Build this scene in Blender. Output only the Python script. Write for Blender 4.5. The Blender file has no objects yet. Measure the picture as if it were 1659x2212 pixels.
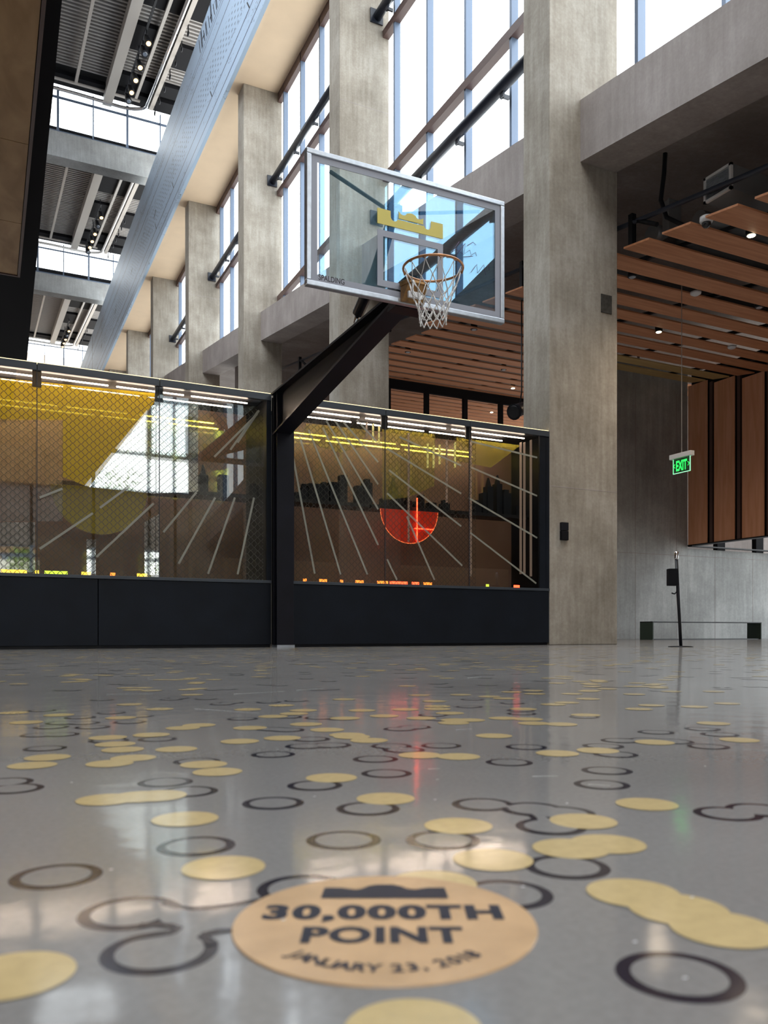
import bpy, math, random
from mathutils import Vector, Matrix
random.seed(7)
S = bpy.context.scene
COL = S.collection

# ------------------------------------------------------------------ camera model (level camera, 0.18 m above the floor)
CAMZ, FPX, PX0, PY0 = 0.18, 1760.0, 829.5, 1366.0
UX, UY = 0.8985, 0.4390          # yaw of the view
def ray(px, py):
    X = (px - PX0) / FPX
    return Vector((X*UX + UY, -X*UY + UX, (PY0 - py) / FPX))
C0 = Vector((0, 0, CAMZ))
def on_y(px, py, y):
    d = ray(px, py); return C0 + d*(y/d.y)
def on_x(px, py, x):
    d = ray(px, py); return C0 + d*(x/d.x)
def on_z(px, py, z):
    d = ray(px, py); return C0 + d*((z-CAMZ)/d.z)

cam_d = bpy.data.cameras.new('camera'); cam = bpy.data.objects.new('camera', cam_d); COL.objects.link(cam)
cam.location = C0; cam.rotation_euler = (math.pi/2, 0, -math.atan2(UY, UX))
cam_d.sensor_fit = 'HORIZONTAL'; cam_d.sensor_width = 36.0
cam_d.lens = 36.0*FPX/1659.0
cam_d.shift_y = (PY0 - 1106.0)/1659.0
cam_d.clip_start = 0.02; cam_d.clip_end = 500
cam_d.dof.use_dof = True; cam_d.dof.focus_distance = 7.0; cam_d.dof.aperture_fstop = 11.0
S.camera = cam

# ------------------------------------------------------------------ materials
def newmat(name):
    m = bpy.data.materials.new(name); m.use_nodes = True
    nt = m.node_tree; b = nt.nodes['Principled BSDF']
    return m, nt, b
def N(nt, t, **kw):
    n = nt.nodes.new(t)
    for k, v in kw.items():
        if k.startswith('i_'):
            n.inputs[k[2:].replace('_', ' ')].default_value = v
        else: setattr(n, k, v)
    return n
def pbr(name, col, rough=0.5, metal=0.0, spec=0.5, noise=0.0, nscale=8.0, bump=0.0):
    m, nt, b = newmat(name)
    b.inputs['Base Color'].default_value = (*col, 1); b.inputs['Roughness'].default_value = rough
    b.inputs['Metallic'].default_value = metal; b.inputs['Specular IOR Level'].default_value = spec
    if noise or bump:
        tc = N(nt, 'ShaderNodeNewGeometry')
        nz = N(nt, 'ShaderNodeTexNoise'); nz.inputs['Scale'].default_value = nscale; nz.inputs['Detail'].default_value = 6
        nt.links.new(tc.outputs['Position'], nz.inputs['Vector'])
        if noise:
            r = N(nt, 'ShaderNodeValToRGB')
            r.color_ramp.elements[0].position = .3; r.color_ramp.elements[1].position = .7
            r.color_ramp.elements[0].color = (*[c*(1-noise) for c in col], 1)
            r.color_ramp.elements[1].color = (*[min(1, c*(1+noise)) for c in col], 1)
            nt.links.new(nz.outputs['Fac'], r.inputs['Fac']); nt.links.new(r.outputs['Color'], b.inputs['Base Color'])
        if bump:
            bp = N(nt, 'ShaderNodeBump'); bp.inputs['Strength'].default_value = bump; bp.inputs['Distance'].default_value = .02
            nt.links.new(nz.outputs['Fac'], bp.inputs['Height']); nt.links.new(bp.outputs['Normal'], b.inputs['Normal'])
    return m
def emit(name, col, strength):
    m = bpy.data.materials.new(name); m.use_nodes = True; nt = m.node_tree
    b = nt.nodes['Principled BSDF']
    b.inputs['Base Color'].default_value = (*[c*.3 for c in col], 1)
    b.inputs['Emission Color'].default_value = (*col, 1); b.inputs['Emission Strength'].default_value = strength
    return m
def glass(name, tint, ior=1.5, rough=0.0, refl=(1, 1, 1), extra=0.0):
    m, nt, b = newmat(name); nt.nodes.remove(b); out = nt.nodes['Material Output']
    tr = N(nt, 'ShaderNodeBsdfTransparent'); tr.inputs['Color'].default_value = (*tint, 1)
    gl = N(nt, 'ShaderNodeBsdfGlossy'); gl.inputs['Roughness'].default_value = rough; gl.inputs['Color'].default_value = (*refl, 1)
    lw = N(nt, 'ShaderNodeLayerWeight'); lw.inputs['Blend'].default_value = .5
    pw = N(nt, 'ShaderNodeMath', operation='POWER'); pw.inputs[1].default_value = 5.0; nt.links.new(lw.outputs['Facing'], pw.inputs[0])
    f0 = ((ior-1)/(ior+1))**2 + extra
    ad = N(nt, 'ShaderNodeMath', operation='MULTIPLY_ADD'); ad.inputs[1].default_value = 1-f0; ad.inputs[2].default_value = f0; ad.use_clamp = True
    fr = pw
    mx = N(nt, 'ShaderNodeMixShader')
    nt.links.new(fr.outputs[0], ad.inputs[0]); nt.links.new(ad.outputs[0], mx.inputs[0])
    nt.links.new(tr.outputs[0], mx.inputs[1]); nt.links.new(gl.outputs[0], mx.inputs[2]); nt.links.new(mx.outputs[0], out.inputs['Surface'])
    return m
def concrete(name, c1, c2, c3, rough=.75, scale=1.0):
    """cast concrete: blotches, vertical streaks, fine pores"""
    m, nt, b = newmat(name); b.inputs['Roughness'].default_value = rough; b.inputs['Specular IOR Level'].default_value = .25
    g = N(nt, 'ShaderNodeNewGeometry')
    n1 = N(nt, 'ShaderNodeTexNoise'); n1.inputs['Scale'].default_value = .9*scale; n1.inputs['Detail'].default_value = 8; n1.inputs['Roughness'].default_value = .62
    mp = N(nt, 'ShaderNodeMapping'); mp.inputs['Scale'].default_value = (6, 6, .55)
    n2 = N(nt, 'ShaderNodeTexNoise'); n2.inputs['Scale'].default_value = 2.2*scale; n2.inputs['Detail'].default_value = 5
    n3 = N(nt, 'ShaderNodeTexNoise'); n3.inputs['Scale'].default_value = 26*scale; n3.inputs['Detail'].default_value = 3
    nt.links.new(g.outputs['Position'], n1.inputs['Vector']); nt.links.new(g.outputs['Position'], mp.inputs['Vector'])
    nt.links.new(mp.outputs[0], n2.inputs['Vector']); nt.links.new(g.outputs['Position'], n3.inputs['Vector'])
    a = N(nt, 'ShaderNodeMath', operation='MULTIPLY_ADD'); a.inputs[1].default_value = .38
    nt.links.new(n2.outputs['Fac'], a.inputs[0]); nt.links.new(n1.outputs['Fac'], a.inputs[2])
    a2 = N(nt, 'ShaderNodeMath', operation='MULTIPLY_ADD'); a2.inputs[1].default_value = .22
    nt.links.new(n3.outputs['Fac'], a2.inputs[0]); nt.links.new(a.outputs[0], a2.inputs[2])
    r = N(nt, 'ShaderNodeValToRGB'); e = r.color_ramp.elements
    e[0].position = .62; e[0].color = (*c1, 1); e[1].position = 1.02; e[1].color = (*c3, 1)
    k = r.color_ramp.elements.new(.83); k.color = (*c2, 1)
    nt.links.new(a2.outputs[0], r.inputs['Fac']); nt.links.new(r.outputs['Color'], b.inputs['Base Color'])
    bp = N(nt, 'ShaderNodeBump'); bp.inputs['Strength'].default_value = .25; bp.inputs['Distance'].default_value = .01
    nt.links.new(a2.outputs[0], bp.inputs['Height']); nt.links.new(bp.outputs['Normal'], b.inputs['Normal'])
    return m
def wood(name, c1, c2, axis=(1, 14, 14), scale=1.2, rough=.5):
    m, nt, b = newmat(name); b.inputs['Roughness'].default_value = rough; b.inputs['Specular IOR Level'].default_value = .3
    g = N(nt, 'ShaderNodeNewGeometry')
    mp = N(nt, 'ShaderNodeMapping'); mp.inputs['Scale'].default_value = axis
    n1 = N(nt, 'ShaderNodeTexNoise'); n1.inputs['Scale'].default_value = scale; n1.inputs['Detail'].default_value = 7; n1.inputs['Distortion'].default_value = .6
    nt.links.new(g.outputs['Position'], mp.inputs['Vector']); nt.links.new(mp.outputs[0], n1.inputs['Vector'])
    r = N(nt, 'ShaderNodeValToRGB'); e = r.color_ramp.elements
    e[0].position = .35; e[0].color = (*c1, 1); e[1].position = .68; e[1].color = (*c2, 1)
    nt.links.new(n1.outputs['Fac'], r.inputs['Fac']); nt.links.new(r.outputs['Color'], b.inputs['Base Color'])
    return m

M = {}
M['concrete'] = concrete('cast_concrete', (.26, .23, .19), (.37, .335, .285), (.475, .445, .395))
M['concrete_beam'] = concrete('beam_concrete', (.31, .275, .26), (.38, .34, .325), (.45, .41, .395))
M['concrete_wall'] = concrete('wall_concrete', (.25, .255, .25), (.34, .35, .345), (.45, .46, .455), scale=.7)
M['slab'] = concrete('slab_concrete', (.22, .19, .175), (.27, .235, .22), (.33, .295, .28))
M['roof_concrete'] = concrete('roof_beam_concrete', (.30, .31, .31), (.38, .395, .40), (.46, .48, .49))
M['reflector'] = pbr('pale_reflector', (.80, .79, .76), .8)
M['black'] = pbr('black_steel', (.008, .009, .013), .45, spec=.3, noise=.25, nscale=5)
M['black_matt'] = pbr('matt_black_paint', (.008, .008, .010), .8, spec=.15)
M['navy'] = pbr('dark_navy_steel', (.006, .009, .015), .5, spec=.2, noise=.2, nscale=3)
M['arm'] = pbr('painted_arm_steel', (.005, .005, .010), .45, spec=.25, noise=.3, nscale=4)
M['rail'] = pbr('grey_steel_rail', (.045, .055, .07), .4)
M['mullion'] = pbr('grey_blue_mullion', (.15, .20, .29), .4, metal=.2)
M['transom'] = pbr('brown_transom', (.105, .06, .052), .45)
M['pipe'] = pbr('dark_pipe', (.018, .022, .035), .33)
M['alu'] = pbr('brushed_aluminium', (.52, .56, .62), .32, metal=.75, noise=.08, nscale=30)
M['border'] = pbr('grey_painted_border', (.36, .38, .45), .5)
def frosted(name, col, fac):
    m, nt, bs = newmat(name); out = nt.nodes['Material Output']; bs.inputs['Base Color'].default_value = (*col, 1); bs.inputs['Roughness'].default_value = .6
    tr = N(nt, 'ShaderNodeBsdfTransparent'); mx = N(nt, 'ShaderNodeMixShader'); mx.inputs[0].default_value = fac
    nt.links.new(tr.outputs[0], mx.inputs[1]); nt.links.new(bs.outputs[0], mx.inputs[2]); nt.links.new(mx.outputs[0], out.inputs['Surface']); return m
M['gold_paint'] = frosted('translucent_gold_emblem', (.86, .74, .20), .84)
M['rim'] = pbr('copper_orange_rim', (.50, .24, .11), .33, metal=.55, noise=.25, nscale=30)
M['bracket'] = pbr('worn_gold_bracket', (.36, .20, .08), .38, metal=.6, noise=.4, nscale=18)
M['net'] = pbr('white_nylon_cord', (.78, .77, .76), .8, spec=.2)
M['ink'] = pbr('dark_ink', (.03, .03, .04), .6)
M['sign_ink'] = pbr('violet_marker_ink', (.16, .10, .20), .6)
M['plank'] = wood('orange_brown_plank', (.56, .235, .115), (.70, .325, .17), axis=(1, 10, 10))
M['plank_v'] = wood('orange_brown_upright_plank', (.74, .36, .205), (.84, .45, .28), axis=(9, 9, .8))
M['plank_lamplit'] = wood('lamplit_plank', (.58, .40, .16), (.70, .50, .22), axis=(1, 10, 10))
M['soffit'] = pbr('peach_plaster', (.86, .66, .47), .85, spec=.1, noise=.03, nscale=1.5)
M['deck'] = pbr('pale_deck_rib', (.30, .285, .275), .55)
M['roof_pale'] = pbr('pale_roof_steel', (.48, .45, .42), .5)
M['ply'] = wood('birch_plywood', (.36, .21, .095), (.52, .33, .165), axis=(2.2, .8, 2), scale=1.6)
M['white'] = pbr('white_plastic', (.75, .74, .74), .45)
M['grey_duct'] = pbr('galvanised_duct', (.22, .23, .24), .5, metal=.3)
M['green_steel'] = pbr('dark_green_steel', (.04, .062, .046), .5, spec=.3)
M['chrome'] = pbr('chrome', (.7, .7, .72), .15, metal=1)
M['clear'] = glass('clear_window_glass', (.97, .98, .98), 1.25)
M['board_glass'] = glass('backboard_glass', (.94, .985, 1.0), 2.1, refl=(.40, .72, 1.0))
M['pane'] = glass('case_glass', (.95, .95, .92), 1.5)
M['led'] = emit('warm_white_led', (1, .78, .64), 40)
M['led_top'] = emit('warm_gold_led', (1, .80, .42), 1.6)
M['lamp'] = emit('warm_downlight', (1, .80, .5), 16)
M['lamp_warm'] = emit('warm_spot_lens', (1, .58, .22), 3.5)
M['smoked'] = pbr('smoked_lens', (.01, .01, .012), .25)
M['exit_green'] = emit('exit_green', (.02, 1, .10), 1.5)
M['red_led'] = emit('red_led', (1, .06, .02), 5)
M['brown_panel'] = None

# sky
w = bpy.data.worlds.new('sky'); S.world = w; w.use_nodes = True; nt = w.node_tree
bg = nt.nodes['Background']; tc = N(nt, 'ShaderNodeTexCoord'); sp = N(nt, 'ShaderNodeSeparateXYZ')
nt.links.new(tc.outputs['Generated'], sp.inputs[0])
rp = N(nt, 'ShaderNodeValToRGB'); e = rp.color_ramp.elements
e[0].position = .45; e[0].color = (.62, .60, .56, 1); e[1].position = .56; e[1].color = (.90, .96, 1.0, 1)
mr = N(nt, 'ShaderNodeMapRange'); mr.inputs['From Min'].default_value = -1; mr.inputs['From Max'].default_value = 1
nt.links.new(sp.outputs['Z'], mr.inputs['Value']); nt.links.new(mr.outputs[0], rp.inputs['Fac'])
nt.links.new(rp.outputs['Color'], bg.inputs['Color']); bg.inputs['Strength'].default_value = 4.0

# ------------------------------------------------------------------ mesh helpers
ORG = {}
class MB:
    def __init__(s): s.v = []; s.f = []; s.mi = []; s.sm = []; s.cur = 0
    def quadv(s, pts, smooth=False):
        n = len(s.v); s.v += [Vector(p) for p in pts]; s.f.append(list(range(n, n+len(pts)))); s.mi.append(s.cur); s.sm.append(smooth); return s
    def hexa(s, b, t):                       # bottom 4 and top 4 corners, both counter-clockwise from above
        n = len(s.v); s.v += [Vector(p) for p in b] + [Vector(p) for p in t]
        for q in ((3, 2, 1, 0), (4, 5, 6, 7), (0, 1, 5, 4), (1, 2, 6, 5), (2, 3, 7, 6), (3, 0, 4, 7)):
            s.f.append([n+i for i in q]); s.mi.append(s.cur); s.sm.append(False)
        return s
    def box(s, x0, x1, y0, y1, z0, z1):
        return s.hexa([(x0, y0, z0), (x1, y0, z0), (x1, y1, z0), (x0, y1, z0)], [(x0, y0, z1), (x1, y0, z1), (x1, y1, z1), (x0, y1, z1)])
    def slope(s, x0, x1, y0, y1, zb, zt):    # zb / zt are functions of y
        return s.hexa([(x0, y0, zb(y0)), (x1, y0, zb(y0)), (x1, y1, zb(y1)), (x0, y1, zb(y1))],
                      [(x0, y0, zt(y0)), (x1, y0, zt(y0)), (x1, y1, zt(y1)), (x0, y1, zt(y1))])
    def obox(s, c, ax, ay, az):              # oriented box: centre and half vectors
        c, ax, ay, az = map(Vector, (c, ax, ay, az))
        g = lambda i, j, k: c + ax*i + ay*j + az*k
        return s.hexa([g(-1, -1, -1), g(1, -1, -1), g(1, 1, -1), g(-1, 1, -1)], [g(-1, -1, 1), g(1, -1, 1), g(1, 1, 1), g(-1, 1, 1)])
    def tube(s, pts, r, n=8, cap=True, closed=False):
        pts = [Vector(p) for p in pts]; rs = r if isinstance(r, (list, tuple)) else [r]*len(pts)
        base = len(s.v); m = len(pts); up = None
        for i, p in enumerate(pts):
            if closed: d = pts[(i+1) % m] - pts[i-1]
            else: d = pts[min(i+1, m-1)] - pts[max(i-1, 0)]
            d.normalize()
            if up is None: up = Vector((0, 0, 1)) if abs(d.z) < .9 else Vector((0, 1, 0))
            a = d.cross(up); a.normalize(); b = a.cross(d); b.normalize(); up = b
            for k in range(n):
                an = 2*math.pi*k/n; s.v.append(p + (a*math.cos(an) + b*math.sin(an))*rs[i])
        for i in range(m if closed else m-1):
            j = (i+1) % m
            for k in range(n):
                k2 = (k+1) % n
                s.f.append([base+i*n+k, base+i*n+k2, base+j*n+k2, base+j*n+k]); s.mi.append(s.cur); s.sm.append(True)
        if cap and not closed:
            s.f.append([base+k for k in range(n)][::-1]); s.mi.append(s.cur); s.sm.append(False)
            s.f.append([base+(m-1)*n+k for k in range(n)]); s.mi.append(s.cur); s.sm.append(False)
        return s
    def prism(s, poly, org, ax, ay, ext):    # 2-D polygon in the plane (org, ax, ay), extruded by ext
        org, ax, ay, ext = map(Vector, (org, ax, ay, ext)); n = len(s.v); m = len(poly)
        a = [org + ax*p[0] + ay*p[1] for p in poly]
        s.v += a + [p+ext for p in a]
        s.f.append(list(range(n, n+m))); s.f.append(list(range(n+m, n+2*m))[::-1])
        for i in range(m): s.f.append([n+i, n+(i+1) % m, n+m+(i+1) % m, n+m+i])
        s.mi += [s.cur]*(m+2); s.sm += [False]*(m+2); return s
    def lathe(s, c, prof, n=20, axis=(0, 0, 1)):   # profile (radius, height) about an axis through c
        c = Vector(c); az = Vector(axis).normalized(); ax = az.orthogonal().normalized(); ay = az.cross(ax); b = len(s.v)
        for r, h in prof:
            for k in range(n):
                an = 2*math.pi*k/n; s.v.append(c + az*h + (ax*math.cos(an)+ay*math.sin(an))*r)
        for i in range(len(prof)-1):
            for k in range(n):
                k2 = (k+1) % n; s.f.append([b+i*n+k, b+i*n+k2, b+(i+1)*n+k2, b+(i+1)*n+k]); s.mi.append(s.cur); s.sm.append(True)
        s.f.append([b+k for k in range(n)][::-1]); s.f.append([b+(len(prof)-1)*n+k for k in range(n)])
        s.mi += [s.cur]*2; s.sm += [False]*2; return s
    def build(s, name, mats, parent=None, bevel=0.0):
        if not isinstance(mats, (list, tuple)): mats = [mats]
        if parent is not None: o0 = ORG[parent]
        else:
            lo = [min(v[i] for v in s.v) for i in range(3)]; hi = [max(v[i] for v in s.v) for i in range(3)]
            o0 = Vector(((lo[0]+hi[0])/2, (lo[1]+hi[1])/2, lo[2]))
        me = bpy.data.meshes.new(name); me.from_pydata([tuple(v-o0) for v in s.v], [], s.f)
        for m in mats: me.materials.append(m)
        me.polygons.foreach_set('material_index', s.mi); me.polygons.foreach_set('use_smooth', s.sm); me.update()
        o = bpy.data.objects.new(name, me); COL.objects.link(o); ORG[o] = o0
        if parent is not None: o.parent = parent
        else: o.location = o0
        if bevel:
            bv = o.modifiers.new('edge', 'BEVEL'); bv.width = bevel; bv.segments = 2; bv.limit_method = 'ANGLE'
        return o
def tag(o, label=None, cat=None, group=None, kind=None):
    if label: o['label'] = label
    if cat: o['category'] = cat
    if group: o['group'] = group
    if kind: o['kind'] = kind
    return o
def empty(name, loc, label, cat, group=None, kind=None):
    o = bpy.data.objects.new(name, None); COL.objects.link(o); o.location = loc; ORG[o] = Vector(loc)
    o.empty_display_size = .1
    return tag(o, label, cat, group, kind)
def struct(o, label=None, cat=None): return tag(o, label, cat, None, 'structure')
def text_mb(mb, body, org, right, up, size, xs=1.0, bold=0.0, spacing=1.0, center=True, shear=0.0):
    cu = bpy.data.curves.new('lettering', 'FONT'); cu.body = body; cu.size = 1.0; cu.offset = bold; cu.space_character = spacing; cu.shear = shear
    cu.align_x = 'CENTER' if center else 'LEFT'; cu.resolution_u = 4
    o = bpy.data.objects.new('lettering', cu); COL.objects.link(o)
    dg = bpy.context.evaluated_depsgraph_get(); dg.update()
    me = bpy.data.meshes.new_from_object(o.evaluated_get(dg))
    n = len(mb.v); org, right, up = Vector(org), Vector(right), Vector(up)
    for v in me.vertices: mb.v.append(org + right*(v.co.x*size*xs) + up*(v.co.y*size))
    for p in me.polygons: mb.f.append([n+i for i in p.vertices]); mb.mi.append(mb.cur); mb.sm.append(False)
    bpy.data.objects.remove(o); bpy.data.curves.remove(cu); bpy.data.meshes.remove(me)

# ------------------------------------------------------------------ floor: polished grey terrazzo with inlaid gold dots and dark rings
def polish(m, rough_src=None, rough=.1, cap=.60, gain=.95):
    """matt body under a thin polish: the mirror share rises towards grazing angles and levels off"""
    nt = m.node_tree; b = nt.nodes['Principled BSDF']; out = nt.nodes['Material Output']
    b.inputs['Specular IOR Level'].default_value = 0.0
    gl = N(nt, 'ShaderNodeBsdfGlossy'); gl.inputs['Roughness'].default_value = rough; gl.inputs['Color'].default_value = (1, 1, 1, 1)
    fr = N(nt, 'ShaderNodeFresnel'); fr.inputs['IOR'].default_value = 1.42
    mu = N(nt, 'ShaderNodeMath', operation='MULTIPLY'); mu.inputs[1].default_value = gain
    mn = N(nt, 'ShaderNodeMath', operation='MINIMUM'); mn.inputs[1].default_value = cap
    mx = N(nt, 'ShaderNodeMixShader')
    nt.links.new(fr.outputs[0], mu.inputs[0]); nt.links.new(mu.outputs[0], mn.inputs[0]); nt.links.new(mn.outputs[0], mx.inputs[0])
    nt.links.new(b.outputs[0], mx.inputs[1]); nt.links.new(gl.outputs[0], mx.inputs[2]); nt.links.new(mx.outputs[0], out.inputs['Surface'])
    if b.inputs['Normal'].is_linked: nt.links.new(b.inputs['Normal'].links[0].from_socket, gl.inputs['Normal'])
    if rough_src: nt.links.new(rough_src, gl.inputs['Roughness'])
    return m
def floor_mat():
    m, nt, b = newmat('polished_grey_terrazzo')
    g = N(nt, 'ShaderNodeNewGeometry')
    n1 = N(nt, 'ShaderNodeTexNoise'); n1.inputs['Scale'].default_value = 1.6; n1.inputs['Detail'].default_value = 7
    n2 = N(nt, 'ShaderNodeTexNoise'); n2.inputs['Scale'].default_value = 160; n2.inputs['Detail'].default_value = 3
    nt.links.new(g.outputs['Position'], n1.inputs['Vector']); nt.links.new(g.outputs['Position'], n2.inputs['Vector'])
    a = N(nt, 'ShaderNodeMath', operation='MULTIPLY_ADD'); a.inputs[1].default_value = .5
    nt.links.new(n2.outputs['Fac'], a.inputs[0]); nt.links.new(n1.outputs['Fac'], a.inputs[2])
    r = N(nt, 'ShaderNodeValToRGB'); e = r.color_ramp.elements
    e[0].position = .5; e[0].color = (.215, .205, .20, 1); e[1].position = 1.0; e[1].color = (.30, .29, .285, 1)
    nt.links.new(a.outputs[0], r.inputs['Fac']); nt.links.new(r.outputs['Color'], b.inputs['Base Color'])
    b.inputs['Specular IOR Level'].default_value = .5; b.inputs['IOR'].default_value = 1.45
    n3 = N(nt, 'ShaderNodeTexNoise'); n3.inputs['Scale'].default_value = 7; n3.inputs['Detail'].default_value = 3
    nt.links.new(g.outputs['Position'], n3.inputs['Vector'])
    mr = N(nt, 'ShaderNodeMapRange'); mr.inputs['To Min'].default_value = .06; mr.inputs['To Max'].default_value = .13
    nt.links.new(n3.outputs['Fac'], mr.inputs['Value']); nt.links.new(mr.outputs[0], b.inputs['Roughness'])
    n4 = N(nt, 'ShaderNodeTexNoise'); n4.inputs['Scale'].default_value = 13; n4.inputs['Detail'].default_value = 2
    nt.links.new(g.outputs['Position'], n4.inputs['Vector'])
    bp = N(nt, 'ShaderNodeBump'); bp.inputs['Strength'].default_value = .06; bp.inputs['Distance'].default_value = .01
    nt.links.new(n4.outputs['Fac'], bp.inputs['Height']); nt.links.new(bp.outputs['Normal'], b.inputs['Normal'])
    return polish(m, mr.outputs[0])
M['floor'] = floor_mat()
def inlay_mat(name, c, rough=.16):
    m = pbr(name, c, rough, noise=.06, nscale=90); return polish(m, rough=.12)
M['gold_dot'] = inlay_mat('pale_gold_inlay', (.60, .46, .235)); M['ring'] = inlay_mat('dark_ring_inlay', (.022, .02, .032), .2)

R_GOLD, R_RING, W_RING = .0315, .0325, .0080
gold = [(893,2228),(27,2108),(483,1875),(935,1910),(1065,1858),(1233,1834),(1313,1824),(1260,1775),(990,1785),(833,1726),(1397,1738),
 (1368,1930),(1465,1965),(1563,2008),(716,1681),(470,1668),(440,1652),(237,1650),(288,1638),(70,1654),(103,1637),(381,1619),(265,1620),(249,1608),
 (233,1594),(327,1588),(518,1602),(610,1595),(395,1573),(430,1567),(540,1573),(661,1565),(707,1577),(750,1588),(760,1592),(797,1600),
 (590,1548),(635,1542),(655,1535),(57,1561),(127,1545),(30,1540),(345,1532),(280,1522),(261,1551),(608,1524),(743,1511),(745,1552),(782,1535),
 (415,1501),(535,1533),(230,1728),(300,1722),(340,1720),(400,1770),
 (907,1632),(990,1635),(1067,1590),(1204,1628),(1291,1622),(1414,1604),(1597,1599),(1541,1563),(1153,1563),(1212,1565),(1088,1552),(1140,1554),
 (1015,1556),(980,1562),(985,1556),(910,1552),(972,1541),(945,1532),(945,1526),(875,1533),(830,1547),(938,1515),(1130,1532),(1195,1522),(1224,1518),
 (1270,1510),(1265,1545),(1380,1532),(1407,1524),(1500,1527),(1570,1520),(905,1502),(1057,1505),(1090,1509),(1105,1495),(1155,1499),(995,1501),
 (1235,1499),(1370,1500),(1450,1494)]
ring_groups = [[(1467,2108)],[(1092,1932)],[(1225,1873)],[(957,1815)],[(742,1815)],[(122,1893)],[(282,1972)],[(345,2056)],[(655,1920)],
 [(1043,1738),(1150,1748)],[(1150,1748),(1215,1757)],[(1150,1748),(1190,1786)],[(1572,1758),(1640,1750)],[(1300,1695)],[(1311,1665)],[(1137,1614)],[(1100,1647)],[(953,1611)],[(1303,1612)],[(1330,1630)],
 [(1530,1613)],[(1555,1587)],[(1517,1575)],[(1417,1582)],[(1340,1600),(1400,1599)],[(1400,1599),(1455,1602)],[(1262,1549)],[(1127,1542)],[(1125,1535)],[(1107,1519)],[(1013,1527)],
 [(1020,1511)],[(958,1484)],[(872,1620)],[(845,1612)],[(865,1575),(895,1571)],[(935,1545)],[(950,1554)],[(835,1671)],[(811,1640)],[(660,1612),(715,1610)],[(590,1630)],[(672,1597)],
 [(590,1575),(620,1577)],[(524,1553)],[(425,1645)],[(357,1690)],[(408,1710)],[(680,1697)],[(590,1735)],[(795,1747)],[(97,1617)],[(130,1587),(85,1588)],[(110,1571)],
 [(200,1571)],[(135,1562),(180,1562)],[(280,1560)],[(173,1550)],[(240,1540)],[(300,1547)],[(90,1535)],[(340,1597)],[(235,1600)],[(220,1512)],[(370,1511)],[(385,1508)],[(445,1510)],
 [(480,1521)],[(500,1518)],[(640,1514)],[(580,1517)],[(620,1549)],[(690,1551)],[(740,1553)],[(10,1690)],[(30,1704)],[(424,1828)]]
def inlay_disc(mb, c, r, z, slot, n):
    mb.cur = slot
    mb.quadv([(c[0]+r*math.cos(2*math.pi*k/n), c[1]+r*math.sin(2*math.pi*k/n), z) for k in range(n)])
def inlay_neck(mb, a, b, r, z, slot, d0, grow):
    """concave bridge joining two discs; grow widens it for the dark outline"""
    a, b = Vector(a), Vector(b); d = b-a; L = d.length; d.normalize(); p = Vector((-d.y, d.x)); n = 14
    top, bot = [], []
    for i in range(n+1):
        t = i/n; s = 2*t-1
        h = d0 + (r*.80-d0)*abs(s)**2.2 + grow*.6
        q = a + d*(L*t); top.append(q+p*h); bot.append(q-p*h)
    mb.cur = slot
    for i in range(n): mb.quadv([(*bot[i], z), (*bot[i+1], z), (*top[i+1], z), (*top[i], z)])
fl = MB()
fl.box(-12, 24, -15.9, 84, -.25, 0)
Zr, Zi, Zg = .00010, .00040, .00070
rings_xy, gold_xy = [], []
for grp in ring_groups:
    pts = [tuple(on_z(px, py, 0).to_2d()) for px, py in grp]; rings_xy.append(pts)
for px, py in gold: gold_xy.append(tuple(on_z(px, py, 0).to_2d()))
rr = random.Random(21)
def far_point():
    while True:
        Z = math.sqrt(rr.uniform(2.45**2, 10.5**2)); X = rr.uniform(-.80, .80)*Z
        x, y = X*UX + Z*UY, -X*UY + Z*UX
        if y < 9.2 or x > 8.7: return (x, y)
for i in range(950):
    p = far_point(); gold_xy.append(p)
    if rr.random() < .35: gold_xy.append((p[0]+rr.uniform(-.06, .06), p[1]+rr.uniform(-.06, .06)))
for i in range(800):
    p = far_point()
    if rr.random() < .35: rings_xy.append([p, (p[0]+rr.uniform(-.07, .07), p[1]+rr.uniform(-.07, .07))])
    else: rings_xy.append([p])
# the same pattern carries on beside and behind the camera
for i in range(150):
    p = (rr.uniform(-2.5, 3), rr.uniform(-3, -.2)); (gold_xy if i % 2 else rings_xy).append(p if i % 2 else [p])
LAY = {}
def layer(key, c, r):
    """smallest free layer, so that overlapping inlays never share a plane"""
    cell = (int(c[0]//.15), int(c[1]//.15)); used = set()
    for i in (-1, 0, 1):
        for j in (-1, 0, 1):
            for q, l in LAY.get((key, cell[0]+i, cell[1]+j), ()):
                if (q[0]-c[0])**2 + (q[1]-c[1])**2 < (2*r)**2*4: used.add(l)
    l = 0
    while l in used: l += 1
    LAY.setdefault((key, *cell), []).append((c, l)); return l*.00003
for pts in rings_xy:
    near = (Vector(pts[0])).length < 2.5; n = 56 if near else 20
    for c in pts:
        l = layer('ring', c, R_RING); inlay_disc(fl, c, R_RING, Zr+l, 2, n); inlay_disc(fl, c, R_RING-W_RING, Zi+l, 0, n)
    for a, b in zip(pts, pts[1:]):
        L = (Vector(a)-Vector(b)).length
        if .5*R_RING < L < 4.2*R_RING:
            l = layer('ring', tuple((Vector(a)+Vector(b))/2), R_RING)
            inlay_neck(fl, a, b, R_RING, Zr+l, 2, .011, 0); inlay_neck(fl, a, b, R_RING-W_RING, Zi+l, 0, .011-W_RING*.75, 0)
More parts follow.
